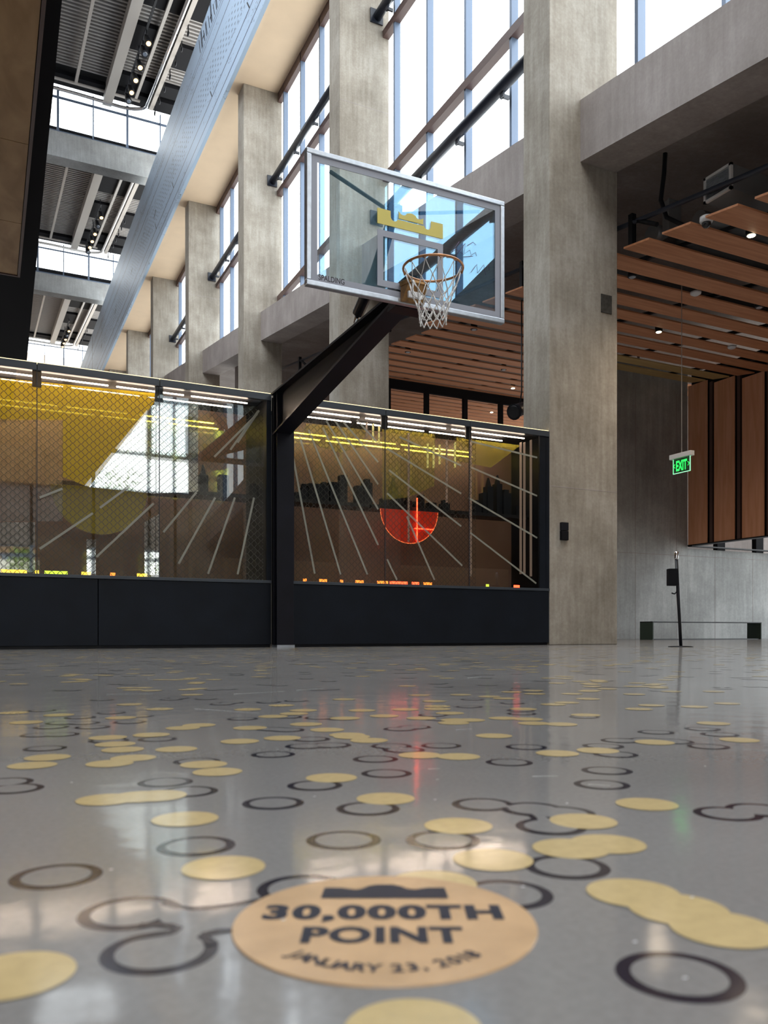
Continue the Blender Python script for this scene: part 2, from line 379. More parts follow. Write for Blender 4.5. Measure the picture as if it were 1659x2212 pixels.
def stroke(pts, z, hw):
    p = [on_z(px, py, 0) for px, py in pts]; fl.cur = 2
    nrm = []
    for i in range(len(p)):
        d = (p[min(i+1, len(p)-1)] - p[max(i-1, 0)]).normalized(); nrm.append(Vector((-d.y, d.x, 0))*hw)
    for i in range(len(p)-1): fl.quadv([(*(p[i]-nrm[i]).to_2d(), z), (*(p[i+1]-nrm[i+1]).to_2d(), z), (*(p[i+1]+nrm[i+1]).to_2d(), z), (*(p[i]+nrm[i]).to_2d(), z)])
# the branching outline left of the sticker: its open body, then its three edges
fl.cur = 0
fl.quadv([(*on_z(px, py, 0).to_2d(), .00058) for px, py in ((350, 1958), (400, 1966), (500, 1957), (610, 1934), (610, 2010), (500, 2010), (455, 2018), (438, 2024), (448, 2034), (420, 2050), (372, 2040), (372, 2018), (386, 2008), (362, 2000), (345, 1990))][::-1])
stroke([(352, 1953), (385, 1961), (420, 1965), (460, 1963), (510, 1956), (560, 1946), (610, 1932)], .00064, .0033)
stroke([(505, 2010), (470, 2013), (445, 2019), (437, 2025), (448, 2032), (462, 2042)], .00064, .0036)
stroke([(300, 2000), (335, 1999), (368, 2001), (384, 2007), (374, 2016), (340, 2021), (295, 2028)], .00066, .0034)
for c in gold_xy: inlay_disc(fl, c, R_GOLD, Zg+layer('gold', c, R_GOLD), 1, 56 if Vector(c).length < 2.5 else 20)
fl.cur = 3                                     # scuffs and flecks
for (xa_, ya_, xb_, yb_, wd) in ((505, 1499, 615, 1493, .0016), (640, 1491, 700, 1487, .0014), (1150, 1677, 1205, 1676, .0012), (1270, 1694, 1320, 1697, .0008), (420, 1531, 560, 1540, .0012), (230, 1500, 330, 1498, .0014), (985, 1577, 1020, 1574, .001), (1010, 1464, 1040, 1462, .0016), (1110, 1474, 1150, 1472, .0014), (925, 1661, 950, 1660, .0011)):
    p_, q_ = on_z(xa_, ya_, .0012), on_z(xb_, yb_, .0012); d_ = (q_-p_).normalized(); n_ = Vector((-d_.y, d_.x, 0))*wd
    fl.quadv([p_-n_, q_-n_*.3, q_+n_*.3, p_+n_])
for px, py in ((1523, 1655), (945, 1684), (940, 1727), (1130, 1915), (1480, 2112), (1372, 2034), (1495, 1938), (320, 1465), (680, 1720), (1600, 1520), (612, 1986), (1225, 1735), (240, 1878), (155, 1690)):
    c_ = on_z(px, py, .0012); fl.quadv([c_ + Vector((.0018*math.cos(a), .0012*math.sin(a), 0)) for a in (0, 1.2, 2.4, 3.3, 4.8)])
fl.cur = 0
floor = struct(fl.build('floor', [M['floor'], M['gold_dot'], M['ring'], pbr('pale_scuff', (.62, .62, .62), .6)]), 'polished grey terrazzo floor inlaid with gold dots and dark rings', 'floor')

# round decal with the writing
sc = Vector((*(on_z(831, PY0+316.8/.505, 0)).to_2d(), 0)); rt = Vector((UX, -UY, 0)); fw = Vector((UY, UX, 0))
dk = empty('floor_decal', sc, 'large round tan floor sticker with crown and dark 30,000TH POINT lettering', 'sticker')
M['decal'] = pbr('tan_vinyl', (.60, .39, .215), .24, noise=.13, nscale=22); M['decal_ink'] = pbr('navy_vinyl_ink', (.012, .016, .034), .35, spec=.2)
b = MB(); nn = 96; Rd = .0935
ringp = lambda r, z: [sc + rt*(r*math.cos(2*math.pi*k/nn)) + fw*(r*math.sin(2*math.pi*k/nn)) + Vector((0, 0, z)) for k in range(nn)]
lo, hi = ringp(Rd, .0002), ringp(Rd-.0004, .0011)
b.quadv(hi)
for k in range(nn): b.quadv([lo[k], lo[(k+1) % nn], hi[(k+1) % nn], hi[k]])
b.build('vinyl_disc', M['decal'], dk)
zt = Vector((0, 0, .0014))
b = MB(); text_mb(b, '30,000TH', sc + zt + fw*.0040 - rt*.001, rt, fw, .0345, xs=.985, bold=.052, spacing=1.13); b.build('count_lettering', M['decal_ink'], dk)
b = MB(); text_mb(b, 'POINT', sc + zt - fw*.0350 - rt*.002, rt, fw, .0340, xs=.90, bold=.045, spacing=1.08); b.build('point_lettering', M['decal_ink'], dk)
b = MB(); msg = 'JANUARY 23, 2018'; aw = {'J': .62, 'I': .4, ' ': .45, ',': .4, '1': .55, 'M': 1.0}
tot = sum(aw.get(ch, .86) for ch in msg); acc = 0
for ch in msg:
    wv = aw.get(ch, .86); t = (acc + wv/2)/tot; acc += wv
    if ch == ' ': continue
    an = math.radians(-46 + 92*t); rad = .0765
    rd = rt*math.cos(an) + fw*math.sin(an); up = -rt*math.sin(an) + fw*math.cos(an)
    text_mb(b, ch, sc + zt + rt*(rad*math.sin(an)) - fw*(rad*math.cos(an)), rd, up, .0145, xs=.95, bold=.03)
b.build('date_lettering', M['decal_ink'], dk)
b = MB(); cw = .043
cr = [(-cw, .0425), (cw, .0425), (cw-.001, .0655), (.030, .0655), (.026, .0635), (.021, .0612), (.016, .0630), (.011, .0690), (.006, .0722), (-.006, .0722), (-.011, .0695), (-.016, .0630), (-.021, .0612), (-.026, .0635), (-.030, .0655), (-cw+.001, .0655)]
b.quadv([sc + zt + rt*x + fw*y for x, y in cr]); b.build('crown_emblem', M['decal_ink'], dk)

# ------------------------------------------------------------------ concrete frame of the building
XC0, XC1, XB, XG = 7.218, 8.47, 7.775, 8.45     # column faces, beam face, glass plane
YF = 9.4                                         # display wall
P = 7.67
ycol = [9.4 + P*k for k in range(-3, 9)]
zbt = lambda y: 7.93 + .152*(y-9.4)
zbb = lambda y: 7.03 + .152*(y-9.4)
col_lab = {0: 'wide raw concrete column standing at the right end of the display case', 1: 'concrete column seen behind the basketball backboard',
 2: 'concrete column left of the backboard, its top meeting the peach soffit', 3: 'third concrete column receding left of the backboard', 4: 'smaller far concrete column above the left display case',
 5: 'farthest concrete column showing just above the left display case'}
for k, y in zip(range(-3, 9), ycol):
    b = MB(); b.box(XC0, XC1, y, y+.63, 0, 17.3)
    o = b.build('concrete_column', M['concrete'], bevel=.012)
    if k in (0, 1, 3):
        j = MB(); zj = {0: 2.27, 1: 12.3, 3: 13.6}[k]; j.box(XC0+.012, XC1-.012, y-.0015, y+.002, zj-.006, zj+.006); j.box(XC0-.0015, XC0+.002, y+.012, y+.6, zj-.006, zj+.006); j.build('pour_joint', M['concrete_beam'], o); struct(o, col_lab.get(k, 'concrete column further along the window wall'), 'column')
for k in range(-3, 8):
    y0, y1 = ycol[k+3]+.63, ycol[k+4]
    b = MB(); b.slope(XB, XG-.02, y0, y1, zbb, zbt); o = b.build('sloping_concrete_beam', M['concrete_beam'])
    lab = {-1: 'sloping concrete beam at the top right, right of the wide column', 0: 'sloping concrete beam between the wide column and the backboard', 1: 'sloping concrete beam left of the backboard under tall windows', 2: 'short sloping concrete beam above the left display case'}
    struct(o, lab.get(k, 'sloping concrete edge beam further along the window wall'), 'beam')
# sloping slab behind the beams
b = MB(); b.slope(XG, 24, -15.5, 72, lambda y: zbb(y)+.12, zbt)
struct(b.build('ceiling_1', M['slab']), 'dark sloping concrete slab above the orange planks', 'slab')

b = MB(); b.slope(XG+.15, 24, -15.5, 72, lambda y: zbt(y)+.002, lambda y: zbt(y)+.05); struct(b.build('sky_reflector', M['reflector']), 'pale terrace added outside the windows to light the soffit', 'reflector')  # added reflector: bounces sky light up onto the soffit
# window wall: one window per bay
ZS = 17.3
for k in range(-3, 8):
    y0, y1 = ycol[k+3]+.63, ycol[k+4]
    wn = empty('window_%d' % (k+4), (XG, (y0+y1)/2, zbt(y0)), 'tall white daylight window with grey-blue mullions in bay %s' % '', 'window', None, 'structure')
    wn['label'] = {-1: 'bright window above the sloping beam at the top right', 0: 'tall bright window between the wide column and the backboard column', 1: 'tall bright window left of the backboard', 2: 'narrow bright window seen left of the second column', 3: 'sliver of far bright window between far columns'}.get(k, 'tall bright window further along the wall')
    m = MB(); m.quadv([(XG, y0, zbt(y0)-.3), (XG, y1, zbt(y1)-.3), (XG, y1, ZS), (XG, y0, ZS)]); m.build('glass_pane', M['clear'], wn)
    for off in (1.04, 2.56, 4.08, 5.60, 7.13):
        y = ycol[k+3]+off
        m = MB(); m.box(XG-.12, XG+.03, y-.034, y+.034, zbt(y)-.3, ZS); m.build('mullion', M['mullion'], wn, bevel=.004)
    for zt_ in ((10.77, 14.12) if k <= 1 else (14.12,)):
        m = MB(); m.box(XG-.14, XG+.02, y0, y1, zt_-.085, zt_+.085); m.build('transom', M['transom'], wn)
    m = MB(); m.box(XG-.12, XG+.02, y0, y1, ZS-.28, ZS); m.build('head_frame', M['transom'], wn)
# dark pipes carried on brackets in front of the windows
def window_pipe(k, z, label, split=False):
    y0, y1 = ycol[k+3]+.63, ycol[k+4]
    e = empty('window_pipe', (8.16, (y0+y1)/2, z-.1), label, 'pipe')
    b = MB(); b.tube([(8.16, y0, z), (8.16, y1-.02, z)], .105, 14); b.build('tube', M['pipe'], e)
    for yb, s in ((y1, -1),):
        b = MB(); b.box(7.98, 8.30, yb-.035, yb, z-.16, z+.16); b.build('end_plate', M['pipe'], e)
    for off in (1.04, 2.56, 4.08, 5.60, 7.13):
        y = ycol[k+3]+off
        b = MB(); b.box(8.16, XG-.15, y-.02, y+.02, z-.20, z-.13); b.box(8.14, 8.18, y-.05, y+.05, z-.20, z-.09); b.build('bracket', M['pipe'], e)
window_pipe(0, 9.78, 'thick dark pipe crossing the window behind the top of the backboard')
window_pipe(0, 14.46, 'high dark pipe end at the top of the window above the backboard')
window_pipe(1, 14.46, 'dark pipe on brackets across the window left of the backboard')
window_pipe(2, 14.43, 'dark pipe across the narrow window near the third column')
window_pipe(3, 14.43, 'farthest dark pipe stub above the left display case')
window_pipe(-2, 7.75, 'dark window pipe behind the viewpoint, seen mirrored in the backboard')

# peach soffit and printed blue fascia
b = MB(); b.box(6.9, XG+.1, -15.5, 84, ZS, ZS+.4); struct(b.build('ceiling_2', M['soffit']), 'peach plaster soffit between printed band and windows', 'soffit')
def fascia_mat():
    m, nt, bs = newmat('printed_pale_blue_panel'); bs.inputs['Roughness'].default_value = .48; bs.inputs['Specular IOR Level'].default_value = .45
    g = N(nt, 'ShaderNodeNewGeometry'); sp = N(nt, 'ShaderNodeSeparateXYZ'); nt.links.new(g.outputs['Position'], sp.inputs[0])
    def mth(op, a, b=None, c=None):
        n = N(nt, 'ShaderNodeMath', operation=op)
        for i, v in enumerate((a, b, c)):
            if v is None: continue
            if isinstance(v, (int, float)): n.inputs[i].default_value = v
            else: nt.links.new(v, n.inputs[i])
        return n.outputs[0]
    z, y = sp.outputs['Z'], sp.outputs['Y']; acc = None
    wob = N(nt, 'ShaderNodeTexNoise'); wob.inputs['Scale'].default_value = .8; nt.links.new(g.outputs['Position'], wob.inputs['Vector'])
    for zl, wd in ((17.55, .022), (18.05, .022), (19.75, .02), (20.3, .014), (20.45, .014)):
        v = mth('LESS_THAN', mth('ABSOLUTE', mth('SUBTRACT', z, zl)), wd); acc = v if acc is None else mth('MAXIMUM', acc, v)
    # dotted band
    fz = mth('ABSOLUTE', mth('SUBTRACT', mth('FRACT', mth('MULTIPLY', z, 5.5)), .5)); fy = mth('ABSOLUTE', mth('SUBTRACT', mth('FRACT', mth('MULTIPLY', y, 3.0)), .5))
    dots = mth('MULTIPLY', mth('LESS_THAN', fz, .16), mth('LESS_THAN', fy, .2))
    band = mth('MULTIPLY', mth('GREATER_THAN', z, 18.35), mth('LESS_THAN', z, 19.35)); acc = mth('MAXIMUM', acc, mth('MULTIPLY', mth('MULTIPLY', dots, band), .7))
    # pencil-like hand-drawn outlines
    nz = N(nt, 'ShaderNodeTexNoise'); nz.inputs['Scale'].default_value = .75; nz.inputs['Detail'].default_value = 5; nz.inputs['Roughness'].default_value = .7
    mp = N(nt, 'ShaderNodeMapping'); mp.inputs['Scale'].default_value = (1, .35, 1.6); nt.links.new(g.outputs['Position'], mp.inputs['Vector']); nt.links.new(mp.outputs[0], nz.inputs['Vector'])
    ln = mth('LESS_THAN', mth('ABSOLUTE', mth('SUBTRACT', nz.outputs['Fac'], .56)), .0035); acc = mth('MAXIMUM', acc, mth('MULTIPLY', ln, .75))
    mx = N(nt, 'ShaderNodeMix', data_type='RGBA'); nt.links.new(acc, mx.inputs[0])
    mx.inputs[6].default_value = (.46, .59, .76, 1); mx.inputs[7].default_value = (.06, .07, .12, 1)
    nt.links.new(mx.outputs[2], bs.inputs['Base Color']); return m
M['fascia'] = fascia_mat()
fz0, fz1 = ZS-.05, 21.35
b = MB(); b.box(6.78, 6.9, -15.5, 84, fz0, fz1)
fs = b.build('printed_fascia', M['fascia']); struct(fs, 'long pale blue fascia band printed with lines, dots and handwriting', 'fascia')
b = MB()                                         # slanted handwritten strokes near the upper edge
ry = 26.3
for i in range(9):
    y = 25.9 + i*.33; hgt = [.55, .75, .5, .8, .55, .6, .5, .75, .6][i]
    for dy in ((0, .09) if i % 2 else (0,)):
        b.quadv([(6.775, y+dy, 20.55), (6.775, y+dy+.06, 20.55), (6.775, y+dy+.06+.22, 20.55+hgt), (6.775, y+dy+.22, 20.55+hgt)])
    if i % 3 == 0: b.quadv([(6.775, y+.1, 20.8), (6.775, y+.34, 20.8), (6.775, y+.36, 20.87), (6.775, y+.12, 20.87)])
b.build('handwriting', M['ink'], fs)
b = MB()
for y in (22.6, 26.9, 33.1, 36.8, 44.5): b.quadv([(6.775, y, 18.05), (6.775, y+.07, 18.05), (6.775, y+.32, 18.38), (6.775, y+.25, 18.38)])
for y in (36.9, 43.4, 49.2, 55.6): b.quadv([(6.775, y, 18.9), (6.775, y+.5, 18.75), (6.775, y+.5, 18.82), (6.775, y+.04, 18.97)])
b.build('tick_mark', M['ink'], fs)
for y in (61.0,):
    b = MB(); b.box(6.772, 6.78, y-.03, y+.03, fz0, fz1); b.build('panel_joint', M['rail'], fs)

# ------------------------------------------------------------------ sawtooth roof: corrugated deck, beams, clerestories
YK = [-8.4, 7.6, 23.6, 39.6, 55.6, 74.5]
ZLO, ZHI = 22.98, 25.03
cw_n = 30
lab_c = {3: 'nearest bright clerestory window under the dark roof', 4: 'second bright clerestory window further down the hall', 5: 'farthest clerestory window just above the left display case'}
lab_b = {3: 'nearest grey concrete cross beam below a clerestory', 4: 'second grey concrete cross beam further down the hall'}
for i in range(len(YK)):
    y1 = YK[i]
    xr = 12.0 if i >= 2 else 6.9
    b = MB(); b.box(-12, 8.4, y1, y1+.75, 21.72, 22.86); struct(b.build('concrete_cross_beam', M['roof_concrete']), lab_b.get(i, 'grey concrete cross beam out of the main view'), 'beam')
    wn = empty('window_%d' % (cw_n+i), (0, y1+.2, 22.86), lab_c.get(i, 'clerestory window beyond the view'), 'window', None, 'structure')
    m = MB(); m.quadv([(-12, y1+.2, 22.86), (8.4, y1+.2, 22.86), (8.4, y1+.2, 24.88), (-12, y1+.2, 24.88)]); m.build('glass_pane', M['clear'], wn)
    for j in range(12):
        x = 8.4-.9-j*1.52; wdt = .05 if j % 2 else .025
        m = MB(); m.box(x-wdt, x+wdt, y1+.1, y1+.26, 22.86, 24.94); m.build('mullion', M['mullion'], wn)
    for z0, z1 in ((22.86, 22.98), (24.48, 24.54)):
        m = MB(); m.box(-12, 8.4, y1+.13, y1+.24, z0, z1); m.build('frame_rail', M['mullion'], wn)
for i in (2, 3, 4):
    ya, yb = YK[i]+.75, YK[i+1]-.02
    if i == 2: ya = 27.5
    zf = lambda y, i=i: ZLO + (ZHI-ZLO)*(y-YK[i])/(YK[i+1]-YK[i])
    rf = empty('ceiling_%d' % (5+i), (3, (ya+yb)/2, zf((ya+yb)/2)), {2: 'nearest bay of dark roof with pale corrugated ribs', 3: 'second bay of dark ribbed roof', 4: 'third bay of dark ribbed roof far away'}[i], 'roof', None, 'structure')
    m = MB(); m.slope(-12, 8.4, ya, yb, lambda y: zf(y)+.16, lambda y: zf(y)+.4); m.build('roof_backing', M['black_matt'], rf)
    m = MB(); y = ya; pitch = .25
    while y < yb-1.6:
        m.slope(-12, 8.4, y, y+.11, lambda q: zf(q), lambda q: zf(q)+.17); y += pitch
    m.build('corrugated_deck', M['deck'], rf)
    m = MB()
    for x0, x1, f0, f1 in ((5.2, 8.4, .05, .35), (5.2, 6.2, .45, .62), (6.8, 8.4, .5, .66), (5.2, 8.4, .78, .88), (-12, 8.4, .90, 1.0)):
        m.slope(x0, x1, ya+(yb-ya)*f0, ya+(yb-ya)*f1-.2, lambda q: zf(q)-.16, lambda q: zf(q)+.02)
    m.build('dark_baffle', M['black_matt'], rf)
    def along(name, x, hw, d0, d1, ystart, yend, mat, lab, cat):
        q = MB(); q.slope(x-hw, x+hw, ystart, yend, lambda t: zf(t)-d1, lambda t: zf(t)-d0); o = q.build(name, M[mat]); tag(o, lab, cat); return o
    nm = {2: 'nearest roof bay', 3: 'second roof bay', 4: 'farthest roof bay'}[i]
    along('roof_beam', 5.04, .2, -.02, .42, ya, yb+.05, 'roof_pale', 'broad pale beam running along the %s' % nm, 'beam')
    along('conduit', 3.60, .06, .17, .29, ya, yb-1.0, 'roof_pale', 'thin pale conduit left of the broad beam in the %s' % nm, 'conduit')
    along('conduit', 6.17, .06, .17, .29, ya, yb-1.1, 'roof_pale', 'thin pale conduit beside the spotlights in the %s' % nm, 'conduit')
    q = MB(); xs = [(6.67, t, zf(t)-.42) for t in (ya, (ya+yb)/2, yb-.9)]
    arc = [(6.67-1.1*(1-math.cos(a)), yb-.9+.62*math.sin(a), zf(yb-.5)-.42) for a in [math.pi/2*s/8 for s in range(1, 9)]]
    q.tube(xs + arc + [(3.7, yb-.26, zf(yb)-.42), (-11.9, yb-.26, zf(yb)-.42)], .075, 8); tag(q.build('curved_conduit', M['chrome'] if i == 2 else M['white']), 'bright curving pipe along the right side of the %s' % nm, 'pipe')
    along('pipe_channel', 6.88, .09, -.02, .48, ya, yb-.8, 'roof_pale', 'pale channel with black hangers beside the curving pipe in the %s' % nm, 'channel')
    q = MB(); q.box(-11.9, 6.4, yb-.85, yb-.72, zf(yb)-.33, zf(yb)-.22); tag(q.build('cross_pipe', M['roof_pale']), 'pale cross pipe just before the clerestory of the %s' % nm, 'pipe')
    hb = MB(); tb = None
    trk = MB(); trk.slope(5.60, 5.68, yb-9, yb-1.4, lambda t: zf(t)-.42, lambda t: zf(t)-.36)
    for dy in (8.6, 5.2, 1.8): trk.box(5.62, 5.66, yb-dy, yb-dy+.05, zf(yb-dy)-.36, zf(yb-dy)+.05)
    tag(trk.build('lighting_track', M['black']), 'black lighting track under the %s' % nm, 'track')
    spots = {2: (6.9, 6.1, 5.0, 3.9, 2.8, 2.0), 3: (8.5, 7.0, 5.6, 4.2, 3.0, 2.0), 4: (8.0, 6.4, 5.0, 3.6, 2.2)}[i]
    for j, dy in enumerate(spots):
        y = yb-dy; z = zf(y)-.425
        e = empty('spotlight', (5.64, y, z), '%s spotlight from the clerestory on the track of the %s' % (('sixth', 'fifth', 'fourth', 'third', 'second', 'first')[j+(6-len(spots))], nm), 'spotlight', 'track spotlights under the roof')
        q = MB(); q.tube([(5.64, y, z), (5.64, y, z-.22)], .025, 6); q.box(5.56, 5.72, y-.03, y+.03, z-.26, z-.2); q.build('yoke', M['black'], e)
        ax = Vector((.12, -.45, -.9)).normalized(); c0 = Vector((5.64, y+.05, z-.22))
        q = MB(); q.lathe(c0, [(.05, 0), (.10, .05), (.12, .2), (.145, .42), (.15, .44)], 14, ax); q.build('lamp_housing', M['black'], e)
        q = MB(); q.lathe(c0+ax*.442, [(.095, 0), (.085, .012)], 14, ax); q.build('lens', M['lamp_warm'] if j % 2 == 0 or j == 3 else M['chrome'], e)
    for j in range(7):
        y = yb-1.2-j*1.15; q = MB(); z = zf(y)-.45
        q.box(6.975, 7.01, y-.03, y+.03, z-.25, z); q.tube([(6.993, y+.09*math.cos(a), z-.32+.09*math.sin(a)) for a in [2*math.pi*s/10 for s in range(10)]], .025, 6, closed=True)
        tag(q.build('cable_hanger', M['black']), 'small black ring hanger beside the curving pipe in the %s' % nm, 'hanger', 'ring hangers in the %s' % nm)
# far end wall of the hall
b = MB(); b.box(-12, 8.4, 83.6, 84, 0, 26.5); struct(b.build('wall_far', M['soffit']))

# ------------------------------------------------------------------ overhead plywood box and black bulkhead at the left
b = MB(); b.prism([(-9, -6), (.64, -6), (.667, 8.5), (.84, 20.5), (-9, 20.5)], (0, 0, 6.35), (1, 0, 0), (0, 1, 0), (0, 0, 6.0))
struct(b.build('black_bulkhead', M['black_matt']), 'black overhead bulkhead along the upper left', 'bulkhead')
pb = empty('plywood_soffit', (-3, 5, 6.0), 'overhead birch plywood panels at the upper left', 'soffit', None, 'structure')
ply_edges = [-6, 3.2, 5.6, 8.05, 10.6, 12.7, 14.55]
for a_, b_ in zip(ply_edges, ply_edges[1:]):
    q = MB(); q.box(-7, .455, a_+.006, b_-.006, 6.0, 6.05); q.build('plywood_panel', M['ply'], pb)
q = MB(); q.box(.462, .50, -6, 14.58, 5.985, 6.35); q.box(-7, .50, 14.56, 14.60, 5.985, 6.35); q.build('edge_trim', M['transom'], pb)
q = MB(); q.box(-7, .46, -6, 14.55, 6.05, 6.35); q.build('panel_frame', M['black_matt'], pb)

# ------------------------------------------------------------------ basketball hoop
YB = 5.97; BX0, BX1, BZ0, BZ1 = 2.241, 4.091, 2.890, 3.960; BXC = 3.166
hp = empty('basketball_hoop', (3.20, 9.32, 0), 'basketball hoop on a black cantilever arm reaching out over the floor', 'basketball hoop')
b = MB(); b.box(3.095, 3.305, 9.22, 9.24, .03, 3.04); b.box(3.095, 3.305, 9.35, 9.37, .03, 3.04); b.box(3.185, 3.215, 9.24, 9.35, .03, 3.04); b.build('post', M['arm'], hp, bevel=.003)
b = MB(); b.box(3.09, 3.31, 9.20, 9.385, 0, .03); b.build('base_plate', M['alu'], hp)
b = MB(); b.box(3.088, 3.312, 9.386, 9.398, .031, 3.0); b.build('back_plate', M['black_matt'], hp)
# tapered I-section arm: top flange level, bottom flange rising to the board
def arm_zb(y): return 2.53 + (2.945-2.53)*(9.30-y)/(9.30-6.16)
ya, yb = 6.16, 9.37; ax0, ax1 = 3.066, 3.268
b = MB(); b.box(ax0, ax1, ya, yb, 3.02, 3.042); b.build('top_flange', M['arm'], hp)
b = MB(); b.slope(ax0, ax1, ya, 9.30, arm_zb, lambda y: arm_zb(y)+.024); b.build('bottom_flange', M['arm'], hp)
b = MB(); b.slope(3.152, 3.182, ya, yb, lambda y: arm_zb(y)+.01, lambda y: 3.03); b.build('web', M['arm'], hp)
b = MB(); b.box(ax0, ax1, ya-.012, ya+.012, 2.93, 3.045); b.box(ax0-.02, ax1+.14, 6.02, 6.17, 2.885, 2.915); b.build('end_plate', M['arm'], hp)
# mast and braces behind the board
b = MB(); b.tube([(BXC-.01, 7.02, 3.19), (BXC-.01, 6.62, 3.42), (BXC-.01, 6.26, 3.80)], [.055, .06, .045], 10); b.build('rear_strut', M['arm'], hp)
b = MB(); b.tube([(BXC-.01, 7.02, 3.20), (BXC-.03, 7.06, 3.05)], .022, 8); b.box(BXC-.05, BXC+.03, 6.99, 7.05, 3.19, 3.23); b.build('strut_link', M['chrome'], hp)
b = MB(); b.box(BXC-.06, BXC+.06, 6.24, 6.30, 3.74, 3.86); b.tube([(BXC, 6.27, 3.80), (BXC+.02, 6.20, 3.70), (BXC+.05, 6.10, 3.62), (BXC+.05, 6.0, 3.62)], .035, 8); b.build('mast_hub', M['arm'], hp)
for s in (-1, 1):
    b = MB(); b.tube([(BXC+s*.05, 6.27, 3.80), (BXC+s*.70, 6.02, 3.85)], .016, 8); b.build('stay_rod', M['arm'], hp)
b = MB(); b.box(BXC-.11, BXC+.13, 6.0, 6.16, 2.90, 3.02); b.box(BXC-.08, BXC+.08, 6.0, 6.03, 2.94, 3.16); b.build('mount_plate', M['arm'], hp)
# backboard
b = MB(); b.box(BX0+.02, BX1-.02, YB+.004, YB+.016, BZ0+.02, BZ1-.02); bd = b.build('backboard', M['board_glass'], hp); tag(bd, 'clear glass rectangular backboard')
fwid = .042
b = MB()
for (x0, x1, z0, z1) in ((BX0, BX1, BZ0, BZ0+fwid), (BX0, BX1, BZ1-fwid, BZ1), (BX0, BX0+fwid, BZ0+fwid, BZ1-fwid), (BX1-fwid, BX1, BZ0+fwid, BZ1-fwid)):
    b.box(x0, x1, YB-.012, YB+.045, z0, z1)
b.build('frame', M['alu'], bd, bevel=.006)
bw = .052; i0x, i1x, i0z, i1z = BX0+fwid, BX1-fwid, BZ0+fwid, BZ1-fwid
b = MB()
for (x0, x1, z0, z1) in ((i0x, i1x, i0z, i0z+bw), (i0x, i1x, i1z-bw, i1z), (i0x, i0x+bw, i0z+bw, i1z-bw), (i1x-bw, i1x, i0z+bw, i1z-bw)):
    b.box(x0, x1, YB-.001, YB+.003, z0, z1)
b.build('painted_border', M['border'], bd)
tx0, tx1, tz0, tz1, tw = BXC-.309, BXC+.306, 3.0, 3.46, .052
b = MB()
for (x0, x1, z0, z1) in ((tx0, tx1, tz0, tz0+tw), (tx0, tx1, tz1-tw, tz1), (tx0, tx0+tw, tz0+tw, tz1-tw), (tx1-tw, tx1, tz0+tw, tz1-tw)):
    b.box(x0, x1, YB-.001, YB+.003, z0, z1)
b.build('target_square', M['border'], bd)
arcp = lambda cx, cz, r, a0, a1, n=8: [(cx+r*math.cos(math.radians(a0+(a1-a0)*k/n)), cz+r*math.sin(math.radians(a0+(a1-a0)*k/n))) for k in range(n+1)]
base = [(0, 0), (.614, 0), (.614, .124), (.500, .124), (.497, .082)] + arcp(.4635, .080, .0335, 0, -180) + [(.43, .068), (.19, .068)] + arcp(.155, .080, .0335, -20, -180) + [(.12, .12), (.12, .125), (0, .125)]
crest = [(.195, .080), (.425, .080), (.425, .130), (.405, .118), (.385, .114), (.365, .118), (.35, .136), (.33, .143), (.31, .146), (.29, .143), (.27, .136), (.255, .118), (.235, .114), (.215, .118), (.195, .138)]
b = MB(); b.prism(base, (tx0, YB-.001, 3.506), (1, 0, 0), (0, 0, 1), (0, .004, 0)); b.prism(crest, (tx0, YB-.001, 3.506), (1, 0, 0), (0, 0, 1), (0, .004, 0))
b.build('crown_emblem', M['gold_paint'], bd)
b = MB(); text_mb(b, 'SPALDING', (BX0+.215, YB-.002, BZ0+.058), (1, 0, 0), (0, 0, 1), .062, xs=.78, bold=.012); b.build('maker_lettering', M['ink'], bd)
b = MB()                                   # scrawled pen strokes right of the target square
for pts in ([(1115, 525), (1000, 548), (985, 538), (975, 546), (992, 522)], [(988, 548), (1005, 526), (1003, 548), (1015, 540), (1018, 551), (1027, 545), (1030, 553)], [(1010, 530), (1022, 523), (1028, 529)],
            [(1000, 555), (1022, 553)], [(1018, 588), (1030, 571), (1032, 590), (1045, 572), (1049, 594)], [(1050, 579), (1056, 570), (1057, 584)]):
    if pts[0] == (1115, 525): pts = pts[1:]
    pl = [on_y(px, py, YB-.001) for px, py in pts]; b.tube(pl, .0022, 4)
b.build('signature', M['sign_ink'], bd)
# rim, bracket and net
RC = Vector((BXC+.003, 5.604, 3.05)); RR = .236
b = MB(); b.tube([(RC.x+RR*math.cos(a), RC.y+RR*math.sin(a), RC.z) for a in [2*math.pi*k/48 for k in range(48)]], .0095, 10, closed=True); rim = b.build('rim', M['rim'], hp)
for k in range(12):
    b = MB(); a = 2*math.pi*(k+.5)/12; c = Vector((RC.x+(RR+.002)*math.cos(a), RC.y+(RR+.002)*math.sin(a), RC.z-.014))
    b.tube([c + Vector((-math.sin(a)*.018, math.cos(a)*.018, .006)), c + Vector((0, 0, -.006)), c + Vector((math.sin(a)*.018, -math.cos(a)*.018, .006))], .0035, 6); b.build('net_hook', M['rim'], rim)
b = MB()
x0, x1 = BXC-.115, BXC+.115
b.box(x0+.02, x1-.02, YB-.02, YB-.003, 2.90, 3.055)
b.hexa([(x0+.03, 5.835, 3.02), (x1-.03, 5.835, 3.02), (x1, YB-.012, 3.02), (x0, YB-.012, 3.02)], [(x0+.03, 5.835, 3.058), (x1-.03, 5.835, 3.058), (x1, YB-.012, 3.058), (x0, YB-.012, 3.058)])
b.hexa([(x0+.01, 5.93, 2.90), (x1-.01, 5.93, 2.90), (x1-.01, YB-.012, 2.90), (x0+.01, YB-.012, 2.90)], [(x0+.03, 5.85, 3.02), (x1-.03, 5.85, 3.02), (x1-.01, YB-.012, 3.02), (x0+.01, YB-.012, 3.02)])
